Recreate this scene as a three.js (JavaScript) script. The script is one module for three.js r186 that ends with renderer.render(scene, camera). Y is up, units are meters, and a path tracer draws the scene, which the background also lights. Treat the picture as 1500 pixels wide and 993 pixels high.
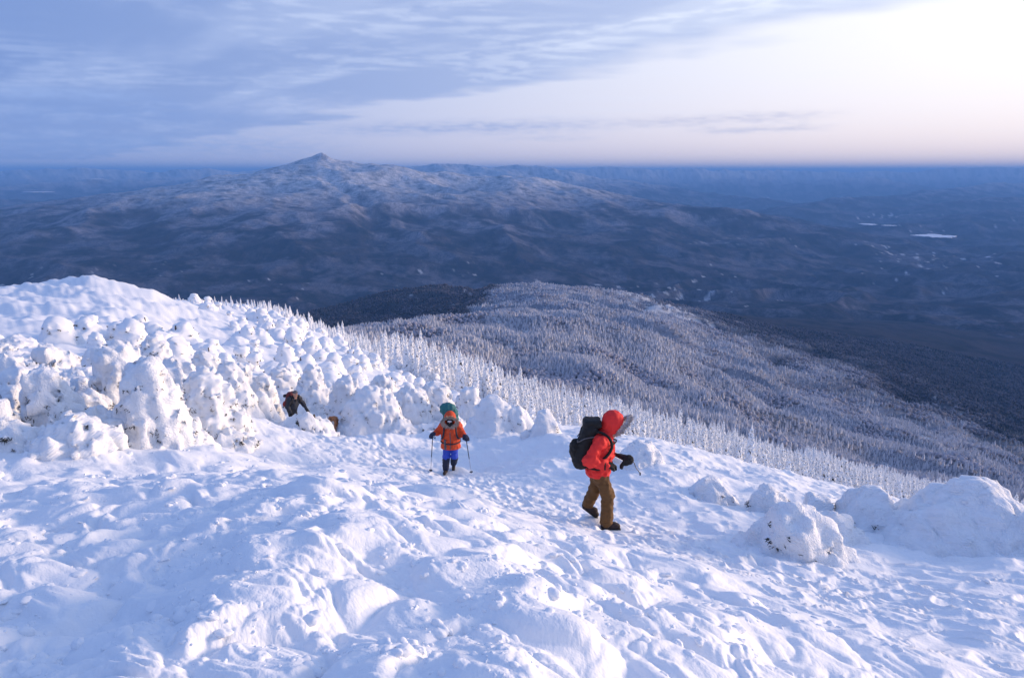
import * as THREE from 'three';
import { mergeGeometries } from 'three/addons/utils/BufferGeometryUtils.js';
import { createNoise2D, createNoise3D } from 'simplex-noise';

// ───────────────────────── camera, sky, sun, exposure ─────────────────────────
const W0 = 1500, H0 = 993, F0 = 1150;              // photograph size and focal length in its pixels
const EYE_V = 251;                                  // photograph row at eye level
const PITCH = Math.atan((H0 / 2 - EYE_V) / F0);
const SP = Math.sin(PITCH), CP = Math.cos(PITCH);
const DEG = Math.PI / 180;

const scene = new THREE.Scene();
const camera = new THREE.PerspectiveCamera(2 * Math.atan(H0 / 2 / F0) / DEG, W0 / H0, 0.1, 300000);
camera.position.set(0, 0, 0);
camera.rotation.set(-PITCH, 0, 0);

const renderer = new THREE.WebGLRenderer({ antialias: true });
renderer.toneMapping = THREE.LinearToneMapping;
renderer.toneMappingExposure = 1.22;
renderer.shadowMap.enabled = true;

const SUN_AZ = 74, SUN_EL = 9;                     // degrees clockwise from the view direction, and up
const sunDir = new THREE.Vector3(Math.sin(SUN_AZ * DEG) * Math.cos(SUN_EL * DEG), Math.sin(SUN_EL * DEG), -Math.cos(SUN_AZ * DEG) * Math.cos(SUN_EL * DEG));
const sun = new THREE.DirectionalLight(new THREE.Color().setRGB(1.0, 0.73, 0.50), 3.9);
sun.position.copy(sunDir).multiplyScalar(150);
sun.castShadow = true;
sun.shadow.radius = 28;
sun.shadow.mapSize.set(4096, 4096);
Object.assign(sun.shadow.camera, { left: -120, right: 120, top: 120, bottom: -120, near: 1, far: 600 });
scene.add(sun); scene.add(sun.target);

scene.fog = new THREE.FogExp2(new THREE.Color().setRGB(0.20, 0.47, 1.0), 5.4e-5);

// ───────────────────────── numbers ─────────────────────────
function rngOf(seed) { let a = seed >>> 0; return () => { a = (a + 0x6D2B79F5) | 0; let t = Math.imul(a ^ (a >>> 15), 1 | a); t = (t + Math.imul(t ^ (t >>> 7), 61 | t)) ^ t; return ((t ^ (t >>> 14)) >>> 0) / 4294967296; }; }
const n2 = createNoise2D(rngOf(11)), n2b = createNoise2D(rngOf(12)), n3 = createNoise3D(rngOf(13));
const mix = (a, b, t) => a + (b - a) * t, clamp = (x, a = 0, b = 1) => Math.min(b, Math.max(a, x));
const sst = (a, b, x) => { const t = clamp((x - a) / (b - a)); return t * t * (3 - 2 * t); };
const mix3 = (a, b, t) => [mix(a[0], b[0], t), mix(a[1], b[1], t), mix(a[2], b[2], t)];
function fbm(x, y, oct = 4, n = n2) { let s = 0, a = 0.5, f = 1; for (let i = 0; i < oct; i++) { s += a * n(x * f + i * 17.3, y * f - i * 9.1); a *= 0.5; f *= 2.03; } return s; }
const V = (x, y, z) => new THREE.Vector3(x, y, z);

// a photograph pixel as a direction, and the point of it that lies D metres ahead
function dirOf(u, v) { const a = (u - W0 / 2) / F0, b = -(v - H0 / 2) / F0; return [a, b * CP - SP, -(b * SP + CP)]; }
function P(u, v, D) { const d = dirOf(u, v), t = D / -d[2]; return [d[0] * t, d[1] * t, -D]; }
function pix(x, y, z) { const f = -y * SP - z * CP, up = y * CP - z * SP; return [W0 / 2 + F0 * x / f, H0 / 2 - F0 * up / f, f]; }

// ───────────────────────── sky: air and clouds only; nothing here colours the ground ─────────────────────────
const azel = (u, v) => { const d = dirOf(u, v); return [Math.atan2(d[0], -d[2]) / DEG, Math.atan2(d[1], Math.hypot(d[0], d[2])) / DEG]; };
// thin bars of cloud low over the horizon: from, to, half thickness in degrees, tone, strength
const BARS = [
  [880, 182, 1225, 166, 0.30, [0.52, 0.53, 0.68], 0.75], [1010, 193, 1215, 185, 0.20, [0.52, 0.53, 0.68], 0.8],
  [430, 190, 900, 182, 0.42, [0.31, 0.39, 0.64], 0.75], [720, 204, 880, 201, 0.16, [0.50, 0.53, 0.70], 0.5],
  [-40, 134, 230, 142, 0.34, [0.30, 0.41, 0.70], 0.8], [260, 160, 560, 152, 0.5, [0.46, 0.52, 0.74], 0.45],
  [-60, 205, 520, 218, 0.7, [0.21, 0.33, 0.63], 0.5], [-100, 160, 420, 168, 1.0, [0.20, 0.31, 0.61], 0.55],
].map(([u0, v0, u1, v1, th, c, a]) => { const p = azel(u0, v0), q = azel(u1, v1); return { c: [(p[0] + q[0]) / 2, (p[1] + q[1]) / 2], h: (q[0] - p[0]) / 2, s: (q[1] - p[1]) / (q[0] - p[0]), th, col: c, a }; });

function skyAt(x, y, z) {   // radiance of the sky in that direction; used for the background texture alone
  const el = Math.asin(clamp(y, -1, 1)) / DEG, az = Math.atan2(x, -z) / DEG;
  let ds = Math.abs(az - SUN_AZ); if (ds > 180) ds = 360 - ds;
  const w = Math.exp(-Math.pow(Math.max(0, ds - 32) / 50, 2));
  const high = sst(10, 42, el);
  let c = mix3([0.205, 0.325, 0.63], [0.97, 0.97, 1.0], w * (1 - 0.9 * high));
  c = mix3(c, [0.16, 0.31, 0.80], 0.65 * high);
  const low = Math.exp(-Math.max(0, el) / 3.3);
  c = mix3(c, mix3([0.20, 0.32, 0.61], [1.10, 0.79, 0.63], Math.pow(w, 0.55)), low * mix(0.5, 0.92, w));
  if (y > 0.012) {
    const X = x / y, Z = -z / y, D = Math.hypot(X, Z);
    const fade = Math.exp(-D / 26), S = 0.52 * X - 0.857 * Z, T = 0.857 * X + 0.52 * Z;       // along and across the edge of the cloud sheet
    const wob = 0.9 * fbm(S * 0.10, T * 0.2, 3) + 0.35 * fbm(X * 0.7 + 5, Z * 0.7, 3);
    const edge = 5.2 - T + wob * 1.4 * Math.min(1.4, 0.35 + D * 0.09);
    const cover = sst(-0.15, 0.95, edge) * mix(0.6, 1, fade);
    // broad soft sheets drawn out along the edge, and patches of small cloudlets between them
    const sheet = fbm(S * 0.10 + 2, T * 0.42 + 1, 5), broad = fbm(X * 0.22 + 3, Z * 0.2 - 7, 3);
    const rows = fbm(X * 1.7 + 1.4 * broad + 0.5 * sheet, Z * 2.4 + 0.8 * broad, 5, n2b);
    const fleck = sst(-0.15, 0.6, rows * 1.0 + broad * 0.5 + 0.05) * fade * sst(-0.3, 0.25, broad + 0.5 * sheet);
    let deck = mix3(mix3([0.128, 0.228, 0.52], [0.13, 0.265, 0.66], high), [0.66, 0.73, 0.92], 0.72 * w * (1 - 0.7 * high));
    deck = mix3(deck, mix3([0.265, 0.37, 0.66], [0.88, 0.92, 1.0], w), clamp(sst(-0.1, 0.55, sheet) * 0.5 + fleck * 0.75) * sst(0.1, 1.6, edge));
    c = mix3(c, deck, cover * 0.93);
    const veil = sst(0.15, 0.75, fbm(X * 0.12 + 40, Z * 0.3, 4)) * 0.28 * fade;   // thin veil over the clear part
    c = mix3(c, mix3([0.40, 0.50, 0.78], [0.9, 0.92, 0.98], w), veil * (1 - cover));
  }
  if (el < 16 && el > -1) for (const b of BARS) {
    const t = (az - b.c[0]) / b.h; if (Math.abs(t) > 1.5) continue;
    const e = el - b.c[1] - b.s * (az - b.c[0]) + 0.22 * fbm(az * 0.35, el * 2 + b.h, 3);
    const a = b.a * Math.exp(-Math.pow(Math.abs(t), 4) * 1.6) * Math.exp(-Math.pow(e / b.th, 2)) * clamp(0.75 + 0.9 * fbm(az * 0.5 + 9, el * 5, 4));
    c = mix3(c, b.col, clamp(a));
  }
  return c;
}
{
  const w = 4096, h = 2048, data = new Float32Array(w * h * 4);
  for (let j = 0; j < h; j++) {
    const el = ((j + 0.5) / h - 0.5) * Math.PI, step = el < 0 ? w : el > 32 * DEG ? 8 : el > 17 * DEG ? 4 : 1;
    for (let i = 0; i < w; i += step) {
      const az = ((i + 0.5 * step) / w - 0.5) * 2 * Math.PI;
      const c = el < 0 ? [0.30, 0.36, 0.55] : skyAt(Math.cos(el) * Math.cos(az), Math.sin(el), Math.cos(el) * Math.sin(az));
      for (let k = i; k < i + step; k++) { const o = (j * w + k) * 4; data[o] = c[0]; data[o + 1] = c[1]; data[o + 2] = c[2]; data[o + 3] = 1; }
    }
  }
  const t = new THREE.DataTexture(data, w, h, THREE.RGBAFormat, THREE.FloatType);
  t.mapping = THREE.EquirectangularReflectionMapping; t.magFilter = t.minFilter = THREE.LinearFilter; t.needsUpdate = true;
  scene.background = t; scene.environment = t;
}
console.log('sky done');

// ───────────────────────── materials ─────────────────────────
function noiseTexture(size, fn, srgb = false) {
  const d = new Uint8Array(size * size * 4);
  for (let j = 0; j < size; j++) for (let i = 0; i < size; i++) { const c = fn(i / size, j / size), o = (j * size + i) * 4; const v = typeof c === 'number' ? [c, c, c] : c; for (let k = 0; k < 3; k++) d[o + k] = clamp(v[k]) * 255; d[o + 3] = 255; }
  const t = new THREE.DataTexture(d, size, size); t.wrapS = t.wrapT = THREE.RepeatWrapping; t.magFilter = THREE.LinearFilter; t.minFilter = THREE.LinearMipmapLinearFilter; t.generateMipmaps = true; if (srgb) t.colorSpace = THREE.SRGBColorSpace; t.needsUpdate = true; return t;
}
// noise that closes on itself at the tile border
const tileN = (u, v, f, n = n3) => { const a = u * 2 * Math.PI, b = v * 2 * Math.PI, r = f / (2 * Math.PI); return 0.5 * (n(Math.cos(a) * r + 7, Math.sin(a) * r, Math.cos(b) * r * 1.3) + n(Math.cos(b) * r, Math.sin(b) * r + 3, Math.sin(a) * r * 1.3)); };
const snowBumpTex = noiseTexture(1024, (u, v) => { let s = 0.5, a = 0.20; for (const f of [14, 31, 64, 130]) { s += a * (1.2 * Math.abs(tileN(u, v, f)) - 0.3 + 0.3 * tileN(v, u, f * 1.7)); a *= 0.66; } return s; });
const rimeBumpTex = noiseTexture(512, (u, v) => { let s = 0.45, a = 0.3; for (const f of [10, 24, 52]) { s += a * (Math.abs(tileN(u, v, f)) * 1.3 - 0.25); a *= 0.6; } return s; });
const forestTex = noiseTexture(1024, (u, v) => 0.66 + 0.34 * tileN(u, v, 60) + 0.30 * tileN(u, v, 150) + 0.12 * tileN(u, v, 22));
const std = (c, rough = 0.85, o = {}) => new THREE.MeshStandardMaterial({ color: new THREE.Color().setRGB(...c), roughness: rough, ...o });
const matte = (c, o = {}) => new THREE.MeshPhysicalMaterial({ color: new THREE.Color().setRGB(...c), roughness: 1, specularIntensity: 0, ...o });   // woods seen from afar: no sheen
const M = {
  snow: std([0.80, 0.815, 0.84], 0.72, { bumpMap: snowBumpTex, bumpScale: 0.018 }),
  rime: std([0.80, 0.815, 0.84], 0.8, { bumpMap: rimeBumpTex, bumpScale: 0.035 }),
  rimeFar: std([0.80, 0.815, 0.84], 0.85),
  needle: std([0.035, 0.04, 0.036], 0.9),
  bark: std([0.07, 0.06, 0.055], 0.95),
  ridge: matte([1, 1, 1], { vertexColors: true, map: forestTex }),
  far: matte([1, 1, 1], { vertexColors: true, map: forestTex }),
  lake: std([0.80, 0.83, 0.88], 0.6),
};

// ───────────────────────── scene helpers ─────────────────────────
const taken = {};
const numbered = (n) => { const k = taken[n] = (taken[n] ?? -1) + 1; return k ? n + '_' + String(k).padStart(3, '0') : n; };
function mesh(name, geo, mat, parent) { const m = new THREE.Mesh(geo, mat); m.name = parent ? name : numbered(name); m.castShadow = m.receiveShadow = true; (parent ?? scene).add(m); return m; }
function tag(o, label, category, group) { o.userData.label = label; o.userData.category = category; if (group) o.userData.group = group; return o; }
function thing(name, label, category, pos = [0, 0, 0], turn = 0, group) { const g = new THREE.Group(); g.name = numbered(name); g.position.set(...pos); g.rotation.y = turn; scene.add(g); return tag(g, label, category, group); }
function structure(name, geo, mat, label) { const m = mesh(name, geo, mat); m.userData.kind = 'structure'; if (label) m.userData.label = label; return m; }

// thin-plate surface through given points; distances are drawn together with growing range so that near and far points get the same say
class Surface {
  constructor(points, scale) {
    this.s = scale; const n = points.length; this.n = n;
    this.px = []; this.py = []; const N = n + 3, A = [];
    const val = points.map(([x, y, z]) => { const [a, b] = this.warp(x, z); this.px.push(a); this.py.push(b); return y / (Math.hypot(x, z) + scale); });
    for (let i = 0; i < N; i++) { A.push(new Float64Array(N + 1)); }
    for (let i = 0; i < n; i++) {
      for (let j = 0; j < n; j++) { const d2 = (this.px[i] - this.px[j]) ** 2 + (this.py[i] - this.py[j]) ** 2; A[i][j] = d2 > 0 ? d2 * Math.log(d2) : 0; }
      A[i][i] += 2e-3; A[i][n] = A[n][i] = 1; A[i][n + 1] = A[n + 1][i] = this.px[i]; A[i][n + 2] = A[n + 2][i] = this.py[i]; A[i][N] = val[i];
    }
    for (let c = 0; c < N; c++) {
      let p = c; for (let r = c + 1; r < N; r++) if (Math.abs(A[r][c]) > Math.abs(A[p][c])) p = r;
      [A[c], A[p]] = [A[p], A[c]];
      for (let r = c + 1; r < N; r++) { const f = A[r][c] / A[c][c]; if (f) for (let k = c; k <= N; k++) A[r][k] -= f * A[c][k]; }
    }
    this.w = new Float64Array(N);
    for (let r = N - 1; r >= 0; r--) { let s = A[r][N]; for (let k = r + 1; k < N; k++) s -= A[r][k] * this.w[k]; this.w[r] = s / A[r][r]; }
  }
  warp(x, z) { const r = Math.hypot(x, z) || 1e-6, g = Math.log(1 + r / this.s) / r; return [x * g, z * g]; }
  at(x, z) {
    const [a, b] = this.warp(x, z); let s = this.w[this.n] + this.w[this.n + 1] * a + this.w[this.n + 2] * b;
    for (let i = 0; i < this.n; i++) { const d2 = (a - this.px[i]) ** 2 + (b - this.py[i]) ** 2; if (d2 > 1e-12) s += this.w[i] * d2 * Math.log(d2); }
    return s * (Math.hypot(x, z) + this.s);
  }
}
// a fan of ground seen from its apex: azimuths in degrees, ranges in metres, height(x, z)
function fan(azs, rs, height, color, uvScale) {
  const nc = azs.length, nr = rs.length, pos = new Float32Array(nc * nr * 3), uv = new Float32Array(nc * nr * 2), col = color ? new Float32Array(nc * nr * 3) : null;
  for (let j = 0; j < nr; j++) for (let i = 0; i < nc; i++) {
    const k = j * nc + i, x = Math.sin(azs[i] * DEG) * rs[j], z = -Math.cos(azs[i] * DEG) * rs[j], y = height(x, z);
    pos[k * 3] = x; pos[k * 3 + 1] = y; pos[k * 3 + 2] = z; uv[k * 2] = x / uvScale; uv[k * 2 + 1] = z / uvScale;
  }
  const idx = new Uint32Array((nc - 1) * (nr - 1) * 6); let q = 0;
  for (let j = 0; j < nr - 1; j++) for (let i = 0; i < nc - 1; i++) { const a = j * nc + i, b = a + 1, c = a + nc, d = c + 1; idx[q++] = a; idx[q++] = b; idx[q++] = c; idx[q++] = b; idx[q++] = d; idx[q++] = c; }
  const g = new THREE.BufferGeometry();
  g.setAttribute('position', new THREE.BufferAttribute(pos, 3)); g.setAttribute('uv', new THREE.BufferAttribute(uv, 2)); g.setIndex(new THREE.BufferAttribute(idx, 1));
  g.computeVertexNormals();
  if (col) { const n = g.attributes.normal.array; for (let k = 0; k < nc * nr; k++) { const c = color(pos[k * 3], pos[k * 3 + 1], pos[k * 3 + 2], n[k * 3 + 1]); col[k * 3] = c[0]; col[k * 3 + 1] = c[1]; col[k * 3 + 2] = c[2]; } g.setAttribute('color', new THREE.BufferAttribute(col, 3)); }
  return g;
}
const steps = (...stops) => { const out = []; for (let i = 0; i < stops.length - 1; i++) { const [a, n] = stops[i], b = stops[i + 1][0]; for (let k = 0; k < n; k++) out.push(a + (b - a) * k / n); } out.push(stops.at(-1)[0]); return out; };
const geoSteps = (...stops) => steps(...stops.map(([a, n]) => [Math.log(a), n])).map(Math.exp);

// ───────────────────────── the snow slope underfoot ─────────────────────────
const nearPts = [
  // round and behind the place where the photographer stands
  [0, -1.75, 0], [-3, -1.5, 0.5], [3, -2.6, 0], [0, -1.2, 5], [-7, -1.5, 3], [9, -5.2, 2], [-14, -2.2, 0], [20, -10, 2], [0, -0.6, 16], [-60, -10, -20], [70, -34, -20], [-25, -4, 10], [30, -12, 12],
  // the hump in front, down to the lower edge of the picture
  P(-150, 993, 3.6), P(100, 993, 3.3), P(350, 993, 3.2), P(600, 993, 3.3), P(850, 993, 3.7), P(1100, 993, 4.5), P(1300, 993, 5.5), P(1500, 993, 6.4), P(1750, 993, 7.6),
  P(60, 860, 4.6), P(300, 830, 4.9), P(520, 830, 5.0), P(750, 850, 5.2), P(950, 900, 5.2), P(1130, 930, 5.6),
  P(-100, 740, 8), P(150, 745, 7.6), P(350, 718, 7.8), P(520, 712, 8.0), P(700, 752, 8.0), P(850, 805, 7.8), P(1000, 850, 7.4), P(1150, 885, 7.0), P(1280, 945, 6.2),
  // the trail behind it
  P(430, 665, 19), P(560, 655, 22), P(657, 696, 19), P(600, 690, 16.5), P(750, 718, 14), P(880, 771, 11.2), P(800, 745, 12.3), P(1000, 795, 10.6), P(1000, 762, 12.3), P(1120, 820, 10.1), P(1250, 870, 9), P(1450, 900, 8.2), P(1650, 900, 8.8), P(1380, 830, 10.4),
  // edge of the shelf
  P(700, 622, 27), P(760, 635, 23.5), P(830, 645, 20.5), P(950, 690, 16), P(1060, 727, 14.3), P(1200, 772, 12.8), P(1350, 792, 12), P(1480, 818, 11.2), P(1650, 850, 11),
  // left-hand slope and knob
  P(-200, 660, 13), P(50, 672, 13.5), P(200, 672, 14.5), P(300, 643, 18.5), P(380, 622, 22.5), P(420, 633, 24), P(432, 628, 27.7), P(500, 640, 25.5), P(-250, 540, 32), P(100, 560, 29), P(50, 520, 38), P(180, 540, 36), P(150, 482, 52), P(20, 452, 62),
  P(160, 428, 82), P(0, 430, 78), P(80, 428, 82), P(235, 440, 90), P(-300, 440, 80), P(280, 500, 60), P(300, 446, 105), P(400, 456, 130), P(450, 480, 132), P(520, 510, 130), P(350, 560, 40), P(450, 540, 55), P(550, 560, 60), P(600, 582, 55), P(640, 602, 45), P(500, 590, 40),
  // the wooded slope below, and the fall of the ground beyond its brow
  P(700, 605, 62), P(800, 638, 62), P(900, 668, 58), P(1000, 706, 52), P(1200, 765, 46), P(1400, 800, 44), P(1600, 830, 44),
  P(560, 521, 165), P(700, 556, 170), P(900, 614, 172), P(1000, 642, 170), P(1120, 676, 160), P(1250, 716, 148), P(1400, 760, 140), P(1600, 800, 140), P(800, 622, 110), P(1000, 672, 105), P(1200, 728, 95),
  P(1180, 668, 300), P(1300, 700, 290), P(1420, 726, 285), P(1500, 748, 280), P(1700, 790, 270), P(1180, 706, 225), P(1300, 742, 215), P(1500, 795, 210),
  P(-300, 520, 150), P(0, 500, 140), P(160, 500, 140), P(300, 500, 170), P(420, 520, 200), P(560, 575, 240), P(700, 615, 250), P(900, 690, 270), P(1050, 720, 270), P(1200, 745, 380), P(1500, 840, 380), P(900, 740, 340), P(560, 640, 340), P(200, 620, 340), P(-300, 600, 340), P(1800, 900, 380),
];
const nearSurf = new Surface(nearPts, 6);
// the trodden line from the krummholz down past the hikers
const trail = [P(430, 640, 26), P(560, 655, 22), P(620, 680, 18.5), P(690, 705, 16.5), P(750, 718, 14), P(800, 745, 12.3), P(885, 771, 11.2), P(1000, 797, 10.5), P(1120, 825, 10), P(1300, 880, 8.8)];
function segDist(x, z, pts) { let best = 1e9; for (let i = 0; i < pts.length - 1; i++) { const [ax, , az] = pts[i], [bx, , bz] = pts[i + 1], dx = bx - ax, dz = bz - az, t = clamp(((x - ax) * dx + (z - az) * dz) / (dx * dx + dz * dz)), d = Math.hypot(x - ax - dx * t, z - az - dz * t); if (d < best) best = d; } return best; }
// drifts and the wave in front of the standing hiker; each: centre, radii, height, turn
const drifts = [
  [...P(345, 640, 20.5), 3.4, 1.0, 0.42, 0.25], [...P(455, 640, 25.6), 1.0, 0.6, 0.25, 0], [...P(560, 655, 23), 1.2, 0.7, 0.35, -0.5], [...P(440, 655, 22), 2.6, 0.9, 0.25, 0.3],
  [...P(225, 660, 15.2), 1.6, 1.2, 0.5, 0], [...P(110, 668, 13.8), 2.2, 0.9, 0.35, 0], [...P(470, 830, 5.2), 0.65, 1.5, 0.22, 0.12], [...P(120, 880, 4.6), 0.85, 1.2, -0.22, 0], [...P(780, 850, 5.4), 0.7, 1.3, 0.15, -0.3], [...P(980, 860, 6.4), 0.6, 1.2, 0.13, -0.5], [...P(160, 425, 84), 9, 5, 0.9, 0], [...P(60, 425, 84), 9, 5, 0.7, 0], [...P(115, 420, 88), 3, 2.5, 0.9, 0],
  [...P(1165, 812, 10.6), 1.6, 0.9, 0.08, 0], [...P(1400, 815, 11.2), 2.4, 1.1, 0.1, 0], [...P(960, 692, 15.8), 1.6, 0.8, 0.1, 0.2],
];
function snowDetail(x, z) {
  const r = Math.hypot(x, z); let h = 0;
  const T = r < 40 ? Math.exp(-Math.pow(segDist(x, z, trail) / 1.35, 2)) : 0;
  const close = 1 - sst(22, 45, r);
  for (const [cx, , cz, rx, rz, a, t] of drifts) { const dx = x - cx, dz = z - cz, c = Math.cos(t), s = Math.sin(t), e = ((dx * c + dz * s) / rx) ** 2 + ((dz * c - dx * s) / rz) ** 2; if (e < 6) h += a * Math.exp(-e); }
  h += 0.22 * (1 - 0.7 * T) * fbm(x * 0.33, z * 0.33, 3) * (1 + sst(30, 80, r));
  h += sst(30, 70, r) * 0.55 * fbm(x * 0.11 + 4, z * 0.11, 3);
  if (close > 0) {
    const wx = x + 0.15 * n2(x * 1.3, z * 1.3), wz = z + 0.15 * n2b(x * 1.3, z * 1.3);
    // humps caked with rime in front of the trail; smoother wind-packed snow to its right and beyond
    const right = sst(-0.6, 1.8, (x - 0.2) * 0.8 + (z + 9.8) * -0.62);
    const rough = close * (1 - 0.72 * T) * mix(1, 0.2, right) * mix(1, 0.5, sst(9, 15, r));
    const ux = wx * 0.86 + wz * 0.5, uz = -wx * 0.5 + wz * 0.86;          // rows lie across the wind
    const patch = sst(-0.4, 0.45, fbm(x * 0.5 + 9, z * 0.5, 3)), gain = mix(0.31, 0.53, patch);
    let cauli = 0.13 * n2(ux * 0.4, uz * 0.55 + 3), amp = 0.125, fr = 0.75;
    for (let i = 0; i < 5; i++) { cauli += amp * clamp(1.4 - fr * r * 0.018) * (Math.abs(i & 1 ? n2b(ux * fr + i * 3.1, uz * fr * 1.25) : n2(ux * fr - i * 5.7, uz * fr * 1.25)) - 0.35); amp *= gain; fr *= 2.1; }
    h += rough * cauli - 0.07;
    h += close * 0.05 * T * (fbm(wx * 2.3, wz * 2.3, 4) + 0.5 * Math.abs(n2(wx * 4, wz * 4)));
    h += close * right * 0.06 * Math.pow(1 - Math.abs(n2(ux * 0.9 + 3, uz * 2.6)), 2);
  }
  return h;
}
const prints = []; { let side = 1; for (let i = 0; i < trail.length - 1; i++) { const [ax, , az] = trail[i], [bx, , bz] = trail[i + 1], L = Math.hypot(bx - ax, bz - az), tx = (bx - ax) / L, tz = (bz - az) / L; for (let d = 0; d < L; d += 0.36) { side = -side; for (const k of [0, 1]) { const o = side * 0.14 + (k ? 0.55 : 0) + 0.3 * n2(d * 3 + i * 7, k * 9); prints.push([ax + tx * d - tz * o, az + tz * d + tx * o, tx, tz, 0.05 + 0.035 * n2b(d * 5, i + k * 3)]); } } } }
const feet = [];    // flat steps pressed into the trail: x, z, radius, level
function snowY(x, z) {
  let y = nearSurf.at(x, z) + snowDetail(x, z);
  if (z < -6 && z > -28 && x > -9 && x < 6) for (const [px, pz, tx, tz, dp] of prints) { const dx = x - px, dz = z - pz; if (dx * dx + dz * dz > 0.12) continue; const e = ((dx * tx + dz * tz) / 0.155) ** 2 + ((dz * tx - dx * tz) / 0.085) ** 2; y += -dp * Math.exp(-e * e) + 0.4 * dp * Math.exp(-((Math.sqrt(e) - 1.5) ** 2) * 5); }
  for (const [fx, fz, r, l] of feet) { const d = Math.hypot(x - fx, z - fz); if (d < r * 2) y = mix(l, y, sst(r * 0.8, r * 2, d)); }
  return y;
}
// where the hikers stand
const manAt = P(876, 772, 11.2), secondAt = P(661, 697, 19.0), thirdAt = P(430, 622, 27.7), dogAt = P(488, 630, 26.6);
for (const p of [manAt, secondAt, thirdAt, dogAt]) { let s = 0; for (const [a, b] of [[0, 0], [0.3, 0], [-0.3, 0], [0, 0.3], [0, -0.3]]) s += nearSurf.at(p[0] + a, p[2] + b) + snowDetail(p[0] + a, p[2] + b); p[1] = s / 5; }
console.log('feet', manAt, pix(...manAt), secondAt, pix(...secondAt), thirdAt, pix(...thirdAt));
feet.push([manAt[0] + 0.18, manAt[2] + 0.11, 0.2, manAt[1]], [manAt[0] - 0.1, manAt[2] - 0.11, 0.14, manAt[1] + 0.1], [secondAt[0] - 0.1, secondAt[2] + 0.02, 0.22, secondAt[1]], [secondAt[0] + 0.1, secondAt[2] - 0.2, 0.22, secondAt[1] + 0.02], [thirdAt[0], thirdAt[2], 0.5, thirdAt[1]], [dogAt[0], dogAt[2], 0.5, dogAt[1]]);

structure('snow_ground', fan(steps([-62, 50], [-37, 660], [37, 50], [62, 0]), geoSteps([0.6, 16], [2.4, 370], [12, 110], [24, 80], [110, 60], [380, 0]), snowY, null, 2.6), M.snow, 'wind-packed snow slope covered in lumps of rime');
console.log('near ground done');

// ───────────────────────── the frosted ridge in the middle distance ─────────────────────────
const midPts = [
  P(545, 500, 900), P(640, 478, 1100), P(740, 463, 1300), P(800, 459, 1350), P(860, 472, 1250), P(940, 505, 1100), P(1020, 556, 950), P(1090, 604, 800), P(1000, 545, 1400), P(1100, 580, 1350), P(1250, 610, 1250), P(1250, 660, 800), P(1400, 700, 750), P(1500, 705, 900), P(1650, 740, 800), P(900, 600, 600), P(700, 545, 600), P(600, 530, 560), P(1000, 645, 480), P(1150, 690, 450), P(480, 520, 600), P(700, 500, 850), P(850, 530, 850),
  P(780, 438, 2350), P(850, 442, 2300), P(900, 462, 2000), P(700, 447, 2400), P(640, 422, 3250), P(700, 426, 3150), P(780, 420, 3150), P(850, 427, 3000), P(930, 434, 2950), P(1000, 462, 2700), P(1060, 492, 2300), P(1150, 512, 2250), P(1300, 560, 2000), P(1420, 612, 1750), P(1520, 655, 1550), P(1600, 690, 1400), P(950, 480, 1750), P(1150, 545, 1750), P(820, 470, 1750),
  P(560, 433, 3400), P(520, 446, 3450), P(480, 457, 3500), P(600, 462, 2600), P(560, 490, 2000), P(520, 500, 1600), P(460, 480, 2600), P(300, 480, 2600), P(0, 480, 2600), P(300, 520, 1500), P(0, 520, 1500), P(-300, 500, 2600), P(640, 480, 1700), P(720, 470, 1800), P(0, 640, 500), P(-300, 640, 500), P(300, 610, 500),
  P(1150, 480, 3300), P(1300, 505, 3000), P(1500, 560, 2600), P(1650, 600, 2300), P(1000, 458, 3900), P(1200, 468, 4300), P(1500, 492, 3900), P(1700, 510, 3600), P(1350, 480, 3900),
  ...[-300, 0, 300, 480, 640, 780, 930].map((u) => { const p = P(u, 440, 4400); p[1] = -930; return p; }), ...[-300, 0, 300, 640, 900, 1200, 1500, 1800].map((u) => { const p = P(u, 440, 5400); p[1] = -1010; return p; }),
  P(0, 900, 260), P(400, 800, 260), P(700, 760, 260), P(1000, 800, 280), P(1300, 840, 300), P(1600, 900, 280),
];
const midSurf = new Surface(midPts, 700);
function ridgeY(x, z) {
  const r = Math.hypot(x, z), k = sst(350, 900, r);
  const wx = x + 60 * n2(x / 300, z / 300), wz = z + 60 * n2b(x / 300, z / 300);
  const gully = Math.abs(fbm(wx / 520 + 2, wz / 520, 3));
  return midSurf.at(x, z) + k * mix(1, 0.45, sst(-480, -650, midSurf.at(x, z))) * (70 * (1 - gully * 2.2) * 0.45 - 18 + 6 * fbm(x / 90, z / 90, 3));
}
// how much frost the trees and ground carry, 0 to 1: most along the crests, least in the low hardwoods; also cut where flank shade is painted
const FLANK = [P(556, 498, 1350), P(740, 424, 3050)], FLANK_L = Math.hypot(FLANK[1][0] - FLANK[0][0], FLANK[1][2] - FLANK[0][2]);   // foot and head of the line between the frosted flank and the one painted in shade
function ridgeFrostShade(x, y, z) {
  const line = -520;                                                    // metres below the summit where rime gives out
  let f = sst(-90, 110, y - line + 80 * fbm(x / 260 + 8, z / 260, 4));
  const side = ((x - FLANK[0][0]) * (FLANK[1][2] - FLANK[0][2]) - (z - FLANK[0][2]) * (FLANK[1][0] - FLANK[0][0])) / FLANK_L, along = ((x - FLANK[0][0]) * (FLANK[1][0] - FLANK[0][0]) + (z - FLANK[0][2]) * (FLANK[1][2] - FLANK[0][2])) / FLANK_L;
  f *= 1 - 0.9 * sst(-35, 35, side + 45 * n2(x / 140, z / 140)) * sst(-120, 60, along);          // shade on the wooded western flank, painted in by withholding frost
  return f;
}
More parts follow.
